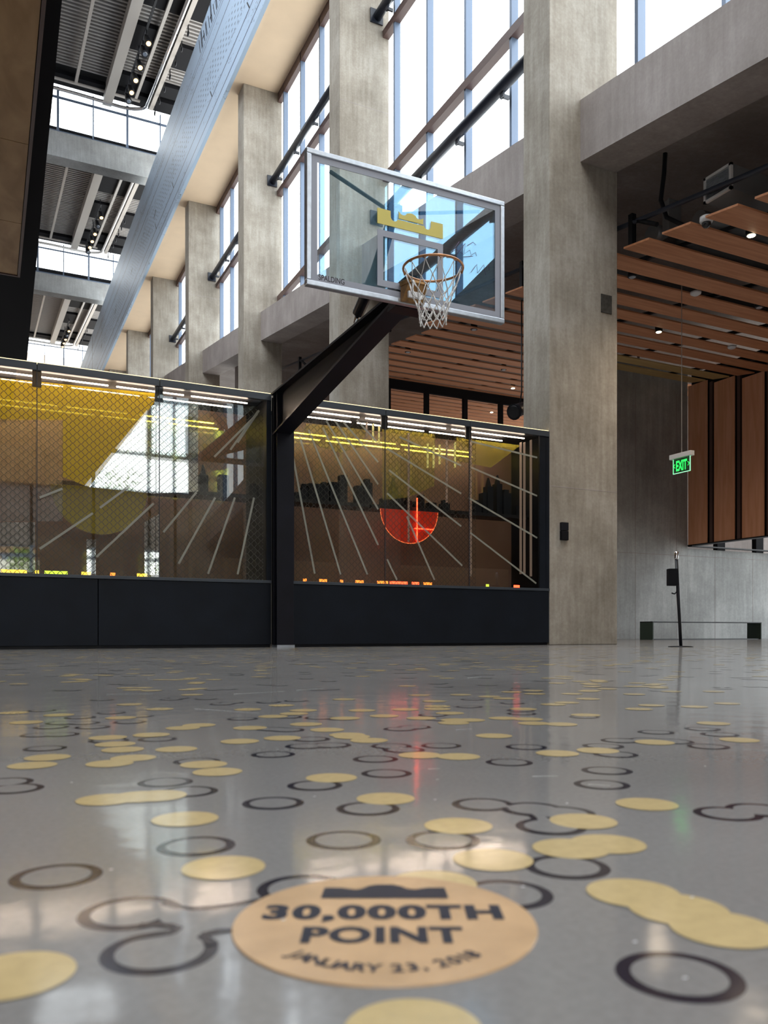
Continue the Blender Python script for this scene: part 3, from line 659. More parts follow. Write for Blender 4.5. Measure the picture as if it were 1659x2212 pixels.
b.build('rim_bracket', M['bracket'], hp, bevel=.004)
b = MB(); b.box(x0+.02, x0+.15, 5.83, 5.85, 2.895, 2.945); b.build('bracket_lip', M['white'], hp)
nt_ = random.Random(5); NZ = [3.035, 2.915, 2.845, 2.785, 2.725, 2.665, 2.612]; NR = [.226, .185, .160, .137, .119, .108, .104]
node = {}
for r_ in range(7):
    for k in range(12):
        a = 2*math.pi*(k+.5*(r_ % 2 == 1)+ .5)/12
        node[r_, k] = Vector((RC.x + (NR[r_]+nt_.uniform(-.006, .006)*(r_ > 0))*math.cos(a), RC.y + NR[r_]*math.sin(a), NZ[r_] + nt_.uniform(-.010, .010)*(r_ > 0)))
b = MB()
for r_ in range(6):
    rad = .0034 if r_ == 0 else .0046
    for k in range(12):
        for q in ((k, (k-1) % 12) if r_ % 2 == 0 else (k, (k+1) % 12)):
            A, Bn = node[r_, k], node[r_+1, q]; mid = (A+Bn)/2 + Vector((0, 0, -.008))
            b.tube([A, mid, Bn], rad, 6)
for r_ in range(1, 7):
    for k in range(12):
        c = node[r_, k]; b.lathe(c + Vector((0, 0, -.008)), [(.002, 0), (.0075, .004), (.0075, .012), (.002, .016)], 6)
b.build('net', M['net'], hp)

# ------------------------------------------------------------------ glazed display cases either side of the post
def back_panel_mat():
    m, nt, bs = newmat('dichroic_brown_panel'); out = nt.nodes['Material Output']
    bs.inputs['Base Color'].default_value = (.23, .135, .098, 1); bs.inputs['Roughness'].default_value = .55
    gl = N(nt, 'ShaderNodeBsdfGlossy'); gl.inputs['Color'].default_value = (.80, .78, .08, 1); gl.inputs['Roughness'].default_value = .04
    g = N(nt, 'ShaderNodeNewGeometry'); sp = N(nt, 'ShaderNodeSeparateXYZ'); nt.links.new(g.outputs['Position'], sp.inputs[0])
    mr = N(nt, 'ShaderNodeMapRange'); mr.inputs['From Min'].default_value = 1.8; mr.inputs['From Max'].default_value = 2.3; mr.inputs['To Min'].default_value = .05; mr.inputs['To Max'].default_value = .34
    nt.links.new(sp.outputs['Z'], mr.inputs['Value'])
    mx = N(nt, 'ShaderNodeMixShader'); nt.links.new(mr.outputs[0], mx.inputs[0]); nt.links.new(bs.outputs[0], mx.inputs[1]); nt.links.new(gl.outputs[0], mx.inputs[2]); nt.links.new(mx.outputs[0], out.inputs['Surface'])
    return m
def mesh_mat():
    m, nt, bs = newmat('chain_link_wire'); out = nt.nodes['Material Output']; bs.inputs['Base Color'].default_value = (.05, .05, .05, 1); bs.inputs['Roughness'].default_value = .5
    g = N(nt, 'ShaderNodeNewGeometry'); sp = N(nt, 'ShaderNodeSeparateXYZ'); nt.links.new(g.outputs['Position'], sp.inputs[0])
    def mth(op, a, b=None):
        n = N(nt, 'ShaderNodeMath', operation=op)
        for i, v in enumerate((a, b)):
            if v is None: continue
            if isinstance(v, (int, float)): n.inputs[i].default_value = v
            else: nt.links.new(v, n.inputs[i])
        return n.outputs[0]
    x = mth('MULTIPLY', sp.outputs['X'], 1/.085); z = mth('MULTIPLY', sp.outputs['Z'], 1/.080)
    # wires bend where they hook into each other: a wavy diamond mesh
    zz = mth('ADD', z, mth('MULTIPLY', mth('SINE', mth('MULTIPLY', z, 4*math.pi)), .045))
    u = mth('FRACT', mth('ADD', x, zz)); v = mth('FRACT', mth('SUBTRACT', x, zz))
    du = mth('ABSOLUTE', mth('SUBTRACT', u, .5)); dv = mth('ABSOLUTE', mth('SUBTRACT', v, .5))
    mask = mth('GREATER_THAN', mth('MAXIMUM', du, dv), .455)
    tr = N(nt, 'ShaderNodeBsdfTransparent'); mx = N(nt, 'ShaderNodeMixShader')
    nt.links.new(mth('MULTIPLY', mask, .82), mx.inputs[0]); nt.links.new(tr.outputs[0], mx.inputs[1]); nt.links.new(bs.outputs[0], mx.inputs[2]); nt.links.new(mx.outputs[0], out.inputs['Surface'])
    return m
M['brown_panel'] = back_panel_mat(); M['mesh'] = mesh_mat()
def film(name, tint, refl, fac, rough=.03):
    m, nt, bs = newmat(name); out = nt.nodes['Material Output']; nt.nodes.remove(bs)
    tr = N(nt, 'ShaderNodeBsdfTransparent'); tr.inputs['Color'].default_value = (*tint, 1)
    gl = N(nt, 'ShaderNodeBsdfGlossy'); gl.inputs['Color'].default_value = (*refl, 1); gl.inputs['Roughness'].default_value = rough
    mx = N(nt, 'ShaderNodeMixShader'); mx.inputs[0].default_value = fac
    nt.links.new(tr.outputs[0], mx.inputs[1]); nt.links.new(gl.outputs[0], mx.inputs[2]); nt.links.new(mx.outputs[0], out.inputs['Surface']); return m
M['reflection_y'] = None
M['reflection_s'] = film('bright_reflection_mirror', (.8, .8, .8), (.95, .98, 1), .42, .03)
def frosted(name, col, fac):
    m, nt, bs = newmat(name); out = nt.nodes['Material Output']; bs.inputs['Base Color'].default_value = (*col, 1); bs.inputs['Roughness'].default_value = .6
    tr = N(nt, 'ShaderNodeBsdfTransparent'); mx = N(nt, 'ShaderNodeMixShader'); mx.inputs[0].default_value = fac
    nt.links.new(tr.outputs[0], mx.inputs[1]); nt.links.new(bs.outputs[0], mx.inputs[2]); nt.links.new(mx.outputs[0], out.inputs['Surface']); return m
M['ray'] = frosted('frosted_grey_strip', (.62, .62, .60), .62)
M['sun_red'] = film('x', (1, .2, .1), (1, .3, .1), .2)
def acrylic(name, col, em):
    m, nt, bs = newmat(name); out = nt.nodes['Material Output']
    bs.inputs['Base Color'].default_value = (*col, 1); bs.inputs['Roughness'].default_value = .2
    bs.inputs['Emission Color'].default_value = (*col, 1); bs.inputs['Emission Strength'].default_value = em
    tr = N(nt, 'ShaderNodeBsdfTransparent'); tr.inputs['Color'].default_value = (*[min(1, c*1.2+.1) for c in col], 1); mx = N(nt, 'ShaderNodeMixShader'); mx.inputs[0].default_value = .5
    nt.links.new(tr.outputs[0], mx.inputs[1]); nt.links.new(bs.outputs[0], mx.inputs[2]); nt.links.new(mx.outputs[0], out.inputs['Surface']); return m
M['sun_red'] = acrylic('lit_red_acrylic', (.66, .06, .025), .20); M['sun_yel'] = acrylic('yellow_acrylic', (.42, .34, .05), .10)
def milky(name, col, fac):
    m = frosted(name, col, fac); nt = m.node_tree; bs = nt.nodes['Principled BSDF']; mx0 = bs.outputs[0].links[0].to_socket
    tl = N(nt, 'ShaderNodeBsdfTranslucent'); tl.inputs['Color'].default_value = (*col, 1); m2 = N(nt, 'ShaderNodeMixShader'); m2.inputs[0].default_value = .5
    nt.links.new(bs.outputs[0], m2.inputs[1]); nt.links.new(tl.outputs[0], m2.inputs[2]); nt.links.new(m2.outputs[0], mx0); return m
M['reflection_y'] = milky('milky_yellow_reflection', (.95, .74, .03), .80)  # yellow reflection put into the panel colour
M['tower'] = pbr('dark_blue_cutout', (.006, .009, .014), .6, spec=.15)
M['orange_led'] = emit('orange_led', (1, .22, .03), 2.2); M['dim_orange'] = emit('dim_orange_edge', (1, .20, .06), .8); M['green_led'] = emit('yellow_green_led', (.55, .75, .06), 1.4); M['yellow_led'] = emit('amber_led', (1, .6, .05), 2.0)
GZ0, GZ1, YBK, SHELF = .80, 2.97, 10.25, 1.865
def case(x0, x1, joints, base_joints, label, sign, end_right):
    e = empty('display_case', ((x0+x1)/2, YF+.4, 0), label, 'display case')
    xs = [x0] + base_joints + [x1]
    for a_, c_ in zip(xs, xs[1:]):
        b = MB(); b.box(a_+.004, c_-.004, YF, YF+.05, .035, .765); b.build('base_panel', M['navy'], e, bevel=.003)
    b = MB(); b.box(x0, x1, YF+.05, YBK, 0, .79); b.build('plinth', M['black'], e)
    b = MB(); b.box(x0, x1, YF-.012, YF+.06, .768, .805); b.build('sill', M['rail'], e, bevel=.003)
    xs = [x0] + joints + [x1]
    for a_, c_ in zip(xs, xs[1:]):
        b = MB(); b.box(a_+.003, c_-.003, YF-.01, YF+.06, 2.965, 3.045); b.build('top_rail', M['rail'], e, bevel=.003)
        b = MB(); b.box(a_+.004, c_-.004, YF+.012, YF+.024, GZ0, GZ1); b.build('glass_pane', M['pane'], e)
    for j in joints:
        b = MB(); b.box(j-.045, j+.045, YF+.03, YF+.06, 2.80, 2.97); b.build('hinge_block', M['black'], e)
        b = MB(); b.box(j-.004, j+.004, YF+.010, YF+.026, GZ0, GZ1); b.build('glass_joint', M['ink'], e)
    b = MB(); b.box(x0, x1, YF+.02, YF+.05, 3.046, 3.060); o = b.build('top_light_strip', M['led_top'], e); tag(o, 'glowing gold light strip')
    b = MB(); b.box(x0, x1, YF+.05, YBK+.05, 2.985, 3.04); b.build('lid', M['black_matt'], e)
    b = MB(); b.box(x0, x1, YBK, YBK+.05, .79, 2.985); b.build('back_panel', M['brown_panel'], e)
    for xw_ in ((x0, x0+.06) , (x1-.06, x1)):
        b = MB(); b.box(xw_[0], xw_[1], YF, YBK, .79, 2.985); b.build('end_frame', M['navy'], e)
    # two broken rows of tube lamps under the lid
    rnd = random.Random(int(x1*10))
    for yy in (YF+.16, YF+.42):
        x = x0+.25
        while x < x1-.5:
            L = rnd.choice((.75, 1.0, 1.2)); xe = min(x+L, x1-.25)
            b = MB(); b.tube([(x, yy, 2.945), (xe, yy, 2.945)], .0075, 6); b.build('tube_lamp', M['led'], e); x = xe+.09
    return e
cl = case(-2.6, 3.085, [-2.04, -.78, .488, 1.767], [-1.6, 1.105], 'long glass display case left of the hoop post with yellow reflections', -1, False)
crt = case(3.315, 7.215, [4.616, 5.887], [], 'glass display case right of the hoop post with red sun and skyline', 1, True)
# chain-link screen behind the glass
for e, x0, x1 in ((cl, -2.5, 3.0), (crt, 3.40, 6.02)):
    b = MB(); b.box(x0, x1, YF+.060, YF+.062, GZ0, 2.86); b.build('chain_link_screen', M['mesh'], e)
# rays fanning out from the post
def z6(x, y): return (570 + x*.3858, 780 + y*.3858)
def z5(x, y): return (x*.3858, 740 + y*.3858)
rays_r = [((165, 545), (285, 1190)), ((200, 420), (430, 1195)), ((250, 385), (580, 1195)), ((330, 372), (640, 1030)), ((350, 335), (640, 830)), ((395, 330), (640, 690)), ((440, 335), (640, 566)), ((520, 330), (640, 460)),
          ((690, 490), (1105, 742)), ((700, 610), (1105, 925)), ((690, 740), (1110, 1145)), ((800, 870), (955, 1225)), ((690, 1110), (745, 1225)), ((760, 425), (1105, 585)),
          ((1160, 450), (1530, 540)), ((1160, 595), (1530, 755)), ((1145, 765), (1530, 990)), ((1155, 960), (1525, 1245))]
rays_l = [((222, 868), (350, 818)), ((222, 1155), (520, 955)), ((560, 925), (730, 800)), ((540, 1200), (860, 900)), ((915, 1062), (1100, 838)), ((1000, 1238), (1205, 868)), ((1165, 1295), (1315, 868)), ((1330, 1298), (1422, 868)),
          ((1200, 640), (1440, 400)), ((1330, 560), (1450, 380)), ((1290, 600), (1445, 385))]
for e, rl, zz in ((crt, rays_r, z6), (cl, rays_l, z5)):
    for A, B_ in rl:
        p, q = on_y(*zz(*A), YF+.05), on_y(*zz(*B_), YF+.05); d = (q-p).normalized(); nrm = Vector((-d.z, 0, d.x))
        b = MB(); b.obox((p+q)/2, (q-p)/2, Vector((0, .002, 0)), nrm*.012); b.build('frosted_ray', M['ray'], e)
b = MB(); b.box(7.05, 7.16, YF, YF+.03, GZ0, 2.97); b.build('end_stile', M['navy'], crt)
# shelves, skyline cut-outs and half suns
def skyline(e_name, shelf_x0, shelf_x1, ys, towers, zz, label, dome=None):
    e = empty(e_name, ((shelf_x0+shelf_x1)/2, ys, SHELF), label, 'city model')
    b = MB(); b.box(shelf_x0, shelf_x1, ys-.10, ys+.25, SHELF-.045, SHELF); b.build('shelf', M['black'], e)
    for x0, x1, top, kind in towers:
        p, q = on_y(*zz(x0, top), ys), on_y(*zz(x1, top), ys)
        b = MB(); h = (p.z+q.z)/2
        b.box(p.x, q.x, ys-.06, ys+.06, SHELF, h)
        if kind == 1: b.hexa([(p.x+.02, ys-.04, h), (q.x-.02, ys-.04, h), (q.x-.02, ys+.04, h), (p.x+.02, ys+.04, h)], [((p.x+q.x)/2-.008, ys-.01, h+.13), ((p.x+q.x)/2+.008, ys-.01, h+.13), ((p.x+q.x)/2+.008, ys+.01, h+.13), ((p.x+q.x)/2-.008, ys+.01, h+.13)])
        if kind == 2: b.box(p.x+.025, q.x-.025, ys-.04, ys+.04, h, h+.05)
        b.build('tower', M['tower'], e)
    if dome:
        b = MB(); b.lathe(dome[0], [(dome[1], 0), (dome[1], dome[1]*.9), (dome[1]*.8, dome[1]*1.45), (dome[1]*.4, dome[1]*1.8), (.01, dome[1]*1.9)], 16); b.build('dome', M['tower'], e)
    return e
YS = 9.78
skyline('skyline_model', 3.42, 4.52, YS, [(168, 200, 738, 0), (203, 240, 712, 2), (245, 312, 690, 0), (313, 355, 702, 2), (362, 418, 682, 0), (423, 458, 642, 0), (510, 550, 702, 0), (553, 598, 684, 2)], z6, 'dark skyline cut-out on the shelf nearest the hoop post in the right case')
skyline('skyline_model', 4.56, 5.82, YS, [(655, 682, 770, 0), (706, 740, 705, 1), (748, 772, 755, 0), (785, 820, 785, 2), (835, 866, 790, 0), (870, 888, 752, 0), (915, 955, 795, 0), (990, 1030, 800, 2)], z6, 'dark skyline cut-out above the glowing red half sun')
skyline('skyline_model', 5.86, 7.02, YS, [(1165, 1205, 800, 2), (1215, 1235, 740, 0), (1240, 1272, 705, 1), (1292, 1322, 690, 1), (1330, 1372, 742, 2), (1400, 1440, 815, 0), (1480, 1502, 762, 0)], z6, 'dark skyline cut-out at the right end of the right case')
dp = on_y(*z5(560, 800), YS)
skyline('skyline_model', .70, 2.98, YS, [(1112, 1160, 745, 1), (1222, 1275, 745, 0), (1385, 1440, 815, 2), (640, 690, 830, 0), (960, 1010, 835, 2)], z5, 'sparse dark skyline cut-out on the shelf in the left case', dome=(Vector((dp.x, YS, SHELF)), .115))
def half_sun(name, c, r, mat, label, extra):
    e = empty(name, c, label, 'sun panel')
    n = 36; pts = [(r*math.cos(math.pi+math.pi*k/n), r*1.02*math.sin(math.pi+math.pi*k/n)) for k in range(n+1)]
    b = MB(); b.prism(pts, c, (1, 0, 0), (0, 0, 1), (0, .012, 0)); b.build('half_disc', M[mat], e)
    if extra:
        b = MB(); b.tube([c+Vector((p[0], -.004, p[1])) for p in pts], .0055, 6); b.build('lit_edge', M['dim_orange'], e)
        b = MB(); b.tube([c+Vector((.11, -.012, .17)), c+Vector((.11, -.012, -r*.95))], .010, 6); b.build('neon_line', M['red_led'], e)
        b = MB(); b.tube([c+Vector((.07, -.012, -.24)), c+Vector((.36, -.012, -.24))], .008, 6); b.build('neon_line', M['red_led'], e)
        pts2 = [(r*math.cos(math.pi*k/n), r*1.02*math.sin(math.pi*k/n)) for k in range(n+1) if k <= n*.55]
    return e
ss = on_y(883, 1100, YS-.10)
half_sun('half_sun_panel', Vector((ss.x, YS-.12, SHELF-.05)), .435, 'sun_red', 'glowing red half disc hanging under the skyline shelf', True)
ss = on_y(216, 1062, YS-.10)
half_sun('half_sun_panel', Vector((ss.x, YS-.12, SHELF-.05)), .52, 'sun_yel', 'dull yellow half disc under the shelf of the left case', False)
# added panels, coloured and cut as the reflections in the left case glass
def reflection_panel(name, poly, y, mat, label):
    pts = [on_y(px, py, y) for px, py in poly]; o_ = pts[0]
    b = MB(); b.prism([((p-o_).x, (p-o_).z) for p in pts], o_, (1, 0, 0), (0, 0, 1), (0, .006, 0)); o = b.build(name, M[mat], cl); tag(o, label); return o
reflection_panel('yellow_reflection', [(136, 1030), (136, 905), (-40, 905), (-40, 812), (339, 850), (339, 862), (192, 1052)], 9.50, 'reflection_y', 'yellow reflection painted as a panel')
reflection_panel('reflection_patch', [(339, 862), (428, 868), (428, 1062), (330, 1066), (192, 1052)], 9.52, 'reflection_s', 'added mirror patch for the bright window reflection')
M['reflection_s2'] = film('faint_reflection_mirror', (.85, .85, .84), (.95, .96, 1), .20, .03)
for poly in ([(-20, 1128), (76, 1128), (76, 1236), (-20, 1236)], [(187, 1165), (207, 1165), (207, 1240), (187, 1240)], [(312, 1128), (344, 1110), (344, 1242), (312, 1242)]): reflection_panel('reflection_patch', poly, 9.53, 'reflection_s', 'added mirror patch for the bright window reflection')
reflection_panel('reflection_patch', [(-40, 905), (135, 905), (135, 1126), (-40, 1126)], 9.53, 'reflection_s2', 'added faint mirror patch for the building reflection')
M['glow_g'] = frosted('painted_olive_glow', (.50, .42, .03), .30)  # olive glow inside the right case, painted as translucent patches
def glow_panel(poly):
    pts = [on_y(px, py, 9.64) for px, py in poly]; o_ = pts[0]
    b = MB(); b.prism([((p-o_).x, (p-o_).z) for p in pts], o_, (1, 0, 0), (0, 0, 1), (0, .006, 0)); tag(b.build('painted_olive_glow', M['glow_g'], crt), 'olive green glow painted as a translucent panel')
glow_panel([(662, 915), (792, 928), (780, 965), (735, 978), (690, 965), (655, 935)]); glow_panel([(826, 925), (940, 938), (938, 1050), (880, 1075), (826, 1080)]); glow_panel([(985, 945), (1125, 962), (1060, 1010), (985, 995)])
M['edge_glow'] = emit('pale_edge_glint', (.85, .75, .25), .40); M['edge_glint_r'] = emit('rosy_edge_glint', (.62, .45, .36), .13)  # glints on glass edges, painted as weakly glowing strips
for px, ya_, yb_, mt in ((793, 912, 945, 'edge_glint_r'), (807, 915, 955, 'edge_glow'), (884, 935, 1170, 'edge_glint_r'), (820, 920, 958, 'edge_glow'), (925, 958, 1010, 'edge_glow'), (938, 962, 1010, 'edge_glow'), (951, 960, 1002, 'edge_glow'), (966, 950, 1085, 'edge_glint_r'), (984, 955, 1010, 'edge_glow'), (1126, 955, 1240, 'edge_glint_r'), (1134, 955, 1240, 'edge_glint_r'), (1148, 950, 1245, 'edge_glint_r'), (1018, 940, 1245, 'edge_glint_r')):
    p, q = on_y(px, yb_, 9.6), on_y(px, ya_, 9.6); b = MB(); b.box(p.x-.003, p.x+.003, 9.59, 9.64, p.z, q.z); b.build('painted_edge_glint', M[mt], crt)
# small coloured lights along the foot of the glass
for e, lst in ((crt, [(655, 662, 'orange_led'), (690, 706, 'orange_led'), (735, 741, 'orange_led'), (768, 785, 'orange_led'), (815, 838, 'orange_led'), (842, 880, 'red_led'), (890, 905, 'red_led'), (915, 933, 'orange_led'), (1050, 1056, 'green_led'), (1110, 1122, 'red_led')]),
               (cl, [(2, 58, 'yellow_led'), (76, 84, 'yellow_led'), (96, 146, 'green_led'), (176, 196, 'yellow_led'), (238, 249, 'orange_led'), (296, 318, 'yellow_led')])):
    for a_, c_, mt in lst:
        p, q = on_y(a_, 1230, YF+.09), on_y(c_, 1230, YF+.09); b = MB(); b.box(p.x, q.x, YF+.085, YF+.095, .81, .845); b.build('foot_light', M[mt], e)

# ------------------------------------------------------------------ lower hall at the right: plank ceiling, plank bulkhead, concrete wall
XE, YW, XW = 8.5, 16.3, 17.17
zc = lambda y: 5.868 + .155*(y-9.30)
pc = empty('plank_ceiling', (12.8, 14, zc(14)), 'slatted ceiling of orange-brown planks behind the columns', 'plank ceiling', None, 'structure')
for k in range(-9, 27):
    yf = 9.30 + .765*k; yn = yf-.515
    if yn < 3: continue
    x1 = XW-.02 if yf < 16.3 else (16.9 if k < 10 else 27)
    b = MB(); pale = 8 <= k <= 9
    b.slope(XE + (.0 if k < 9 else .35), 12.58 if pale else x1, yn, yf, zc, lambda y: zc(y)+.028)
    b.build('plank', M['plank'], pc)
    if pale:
        b = MB(); b.slope(12.6, x1, yn, yf, zc, lambda y: zc(y)+.028); b.build('plank', M['plank_lamplit'], pc)  # lamp glow put into the colour of these end planks
b = MB()
for x in (9.2, 11.5, 13.8, 16.1): b.slope(x-.03, x+.03, 3, 29.5, lambda y: zc(y)+.04, lambda y: zc(y)+.10)
b.build('carrier_rail', M['black'], pc)
# vertical plank bulkhead
vb = empty('plank_bulkhead', (XW+1, 12, 2.54), 'hanging wall of upright orange-brown planks at the right', 'plank wall', None, 'structure')
for k in range(0, 12):
    y1 = YW-.01-.88*k; y0 = y1-.645
    b = MB(); b.box(XW, XW+.03, y0, y1, 2.555, zc(y0)+.02); b.build('plank', M['plank_v'], vb)
b = MB(); b.box(XW+.12, XW+.2, 5, YW-.02, 2.56, 7.2); b.build('backing', M['black_matt'], vb)
b = MB()
for k in range(0, 12): b.box(XW+.03, XW+.10, YW-.01-.88*k-.80, YW-.01-.88*k-.70, 2.56, 6.8)
b.build('batten', M['transom'], vb)
b = MB(); b.box(XW-.015, XW+.2, 5, YW-.005, 2.525, 2.555); b.box(XW-.015, 24, YW-.16, YW-.02, 2.505, 2.535); b.build('edge_trim', M['black'], vb)
# concrete wall, with a recess over its low right-hand part
b = MB(); b.box(12.6, XW-.005, YW, YW+.3, 0, zc(YW)+.3); struct(b.build('wall_back', M['concrete_wall'], bevel=.004), 'smooth grey concrete wall behind the bench', 'wall')
b = MB(); b.box(XW-.005, 24, YW, YW+.3, 0, 2.46); struct(b.build('wall_low', M['concrete_wall']), 'low grey concrete wall under the plank bulkhead', 'wall')
b = MB(); b.box(XW-.3, 24, YW+1.5, YW+1.6, 2.2, 8.2); struct(b.build('wall_recess', M['slab']))
b = MB()
for x, zt_ in ((18.35, 2.9), (19.9, 3.0), (21.6, 3.0)): b.box(x, x+.3, YW+.05, YW+.2, 2.46, zt_)
b.build('recess_stub', M['black_matt']); struct(bpy.data.objects['recess_stub'], 'dark stubs in the gap above the low wall', 'stub')
# form-tie joints on the wall
b = MB()
for x in (13.9, 15.3, 16.75, 18.2, 19.7): b.box(x-.006, x+.006, YW-.002, YW+.01, 0, 6.6 if x < XW else 2.44)
for z in (2.26,): b.box(12.6, 23, YW-.002, YW+.01, z-.006, z+.006)
o = b.build('joint_line', M['slab'], bpy.data.objects['wall_back'])
# glazed partition deeper in, seen left of the wide column
gp = empty('glazed_partition', (13, 22, 0), 'black framed glazed partition under the plank ceiling behind the case', 'partition', None, 'structure')
b = MB(); b.box(9.0, 18, 21.95, 22.05, 7.55, 7.85); b.build('header', M['black_matt'], gp)
for px in (838, 921, 1004, 1081, 1150):
    p = on_y(px, 900, 22); b = MB(); b.box(p.x-.07, p.x+.07, 21.94, 22.06, 0, 7.6); b.build('post', M['black_matt'], gp)
b = MB(); b.quadv([(9, 22, 0), (18, 22, 0), (18, 22, 7.55), (9, 22, 7.55)]); b.build('glass_pane', M['clear'], gp)
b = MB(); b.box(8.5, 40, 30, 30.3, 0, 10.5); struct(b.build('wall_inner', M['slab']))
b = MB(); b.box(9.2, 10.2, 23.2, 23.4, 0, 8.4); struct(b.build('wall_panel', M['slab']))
# black pipe and hangers along the slab edge
zr = lambda y: 6.30 + .155*(y-9.5)
e = empty('rail_pipe', (8.62, 9, zr(9)), 'black pipe rail running under the slab edge at the right', 'pipe')
b = MB(); b.tube([(8.62, 4, zr(4)), (8.62, 29, zr(29))], .035, 10); b.build('tube', M['pipe'], e)
for y in (6.6, 9.25, 12.0, 14.7, 17.8, 20.6, 23.5):
    b = MB(); b.box(8.58, 8.66, y-.04, y+.04, zc(y)+.03, zr(y)+.12 if y != 6.6 else zr(y)+.25); b.build('hanger_post', M['black'], e)
    b = MB(); b.tube([(8.62, y, zr(y)+.05), (8.62, y-.5, zr(y)-.25)], .035, 6); b.build('diagonal_brace', M['black'], e)
# services above the planks
p = on_x(1413, 380, 8.62)
b = MB(); b.tube([(8.75, 8.72, 7.1), (8.74, 8.74, 6.75), (8.72, 8.78, 6.4), (8.75, 8.70, 6.12), (8.95, 8.5, 5.93), (9.4, 8.4, 5.95)], .032, 8)
tag(b.build('black_cable', M['black']), 'thick black cable drooping from the slab beside the column', 'cable')
e = empty('vent_grille', (8.7, 7.73, 6.1), 'white framed square vent grille above the planks', 'vent')
b = MB(); y0, y1, z0, z1 = 7.50, 7.95, 5.93, 6.27
for q in ((y0, y1, z0, z0+.035), (y0, y1, z1-.035, z1), (y0, y0+.035, z0, z1), (y1-.035, y1, z0, z1)): b.box(8.66, 8.70, *q)
b.build('frame', M['white'], e)
b = MB()
for i in range(14): z = z0+.04+i*(z1-z0-.08)/14; b.box(8.675, 8.695, y0+.03, y1-.03, z, z+.010)
b.build('louvre', M['alu'], e)
b = MB(); b.box(8.70, 9.7, y0+.01, y1-.01, z0+.01, z1-.01); b.build('duct_box', M['grey_duct'], e)
for (x0, x1, y, r, lab) in ((9.0, 16, 8.35, .13, 'grey round duct above the planks nearest the vent'), (8.9, 16, 9.15, .15, 'grey round duct above the planks beside the column'), (9.0, 16, 10.9, .14, 'grey round duct above the planks further back')):
    b = MB(); b.tube([(x0, y, zc(y)+.26), (x1, y, zc(y)+.26)], r, 14); tag(b.build('round_duct', M['grey_duct']), lab, 'duct')
b = MB(); b.box(8.95, 9.15, 8.85, 8.98, 5.95, 6.5); b.box(8.93, 9.17, 8.83, 8.87, 5.95, 6.5); tag(b.build('junction_box', M['grey_duct']), 'upright grey box above the planks beside the cable', 'box')

def at_ceiling(px, py, dz=0.0):
    d = ray(px, py); t = (zc(0)-CAMZ+dz)/(d.z-.155*d.y); return C0 + d*t
# dome camera
p = at_ceiling(1526, 485, -.03)
e = empty('dome_camera', p, 'white dome security camera hanging between planks', 'camera')
b = MB(); b.lathe(p+Vector((0, 0, .10)), [(.085, 0), (.088, -.05), (.075, -.075), (.07, -.08)][::-1], 20); b.build('housing', M['white'], e)
b = MB(); b.lathe(p+Vector((0, 0, .02)), [(.062, 0), (.058, -.03), (.04, -.055), (.015, -.066)][::-1], 18); b.build('dome', pbr('smoked_dome', (.02, .02, .022), .1), e)
# recessed lamps and detectors
def lamp(px, py, lit, label, group=None):
    p = at_ceiling(px, py, .0); e = empty('recessed_downlight', p, label, 'downlight', group)
    b = MB(); b.lathe(p+Vector((0, 0, -.012)), [(.075, 0), (.078, .02), (.07, .14)], 16); b.build('housing', M['black'], e)
    b = MB(); b.lathe(p+Vector((0, 0, -.02)), [(.05, 0), (.055, .006)], 16); b.build('lens', M['lamp'] if lit else M['alu'], e)
    if lit and p.y < 20:
        ld = bpy.data.lights.new('downlight_beam', 'SPOT'); ld.energy = 170; ld.color = (1, .80, .58); ld.spot_size = math.radians(150); ld.spot_blend = .8; ld.shadow_soft_size = .22
        lo = bpy.data.objects.new('downlight_beam', ld); COL.objects.link(lo); lo.parent = e; lo.location = (0, 0, -.06)
lamp(1623, 507, True, 'glowing downlight nearest the top right of the plank ceiling'); lamp(1366, 597, False, 'unlit downlight in the plank gap beside the wide column'); lamp(1640, 663, False, 'unlit downlight in a plank gap at the right edge')
lamp(1423, 716, True, 'glowing downlight between the column and the hanging wire'); lamp(1108, 838, True, 'glowing downlight left of the wide column above the partition'); lamp(1020, 858, True, 'small glowing downlight seen through the partition'); lamp(1062, 890, True, 'smallest glowing downlight low behind the partition glass')
lamp(881, 760, False, 'unlit downlight in the planks right of the hoop arm'); lamp(1024, 711, False, 'unlit downlight in the planks under the backboard'); lamp(1088, 798, False, 'unlit downlight in the planks left of the wide column')
for px, py, lab in ((1503, 631, 'white smoke detector on a plank right of the hanging wire'), (1581, 748, 'white smoke detector above the upright planks')):
    p = at_ceiling(px, py, 0); e = empty('smoke_detector', p, lab, 'smoke detector')
    b = MB(); b.lathe(p+Vector((0, 0, -.055)), [(.05, 0), (.085, .02), (.095, .055)], 18); b.build('cover', M['white'], e)
# black stage spotlight beside the column
p = on_y(1122, 885, 12.5)
e = empty('black_spotlight', p, 'black spotlight left of the wide column above the case', 'spotlight')
ax = Vector((-.75, -.35, -.35)).normalized()
b = MB(); b.lathe(p-ax*.18, [(.09, 0), (.12, .05), (.12, .28), (.15, .40)], 16, ax); b.build('lamp_housing', M['black'], e)
b = MB(); b.tube([p, p+Vector((.05, 0, .35)), (p.x+.05, p.y, zc(p.y))], .014, 6); b.build('yoke', M['black'], e)
b = MB(); b.lathe(p+ax*.215, [(.12, 0), (.11, .012)], 16, ax); b.build('lens', M['smoked'], e)
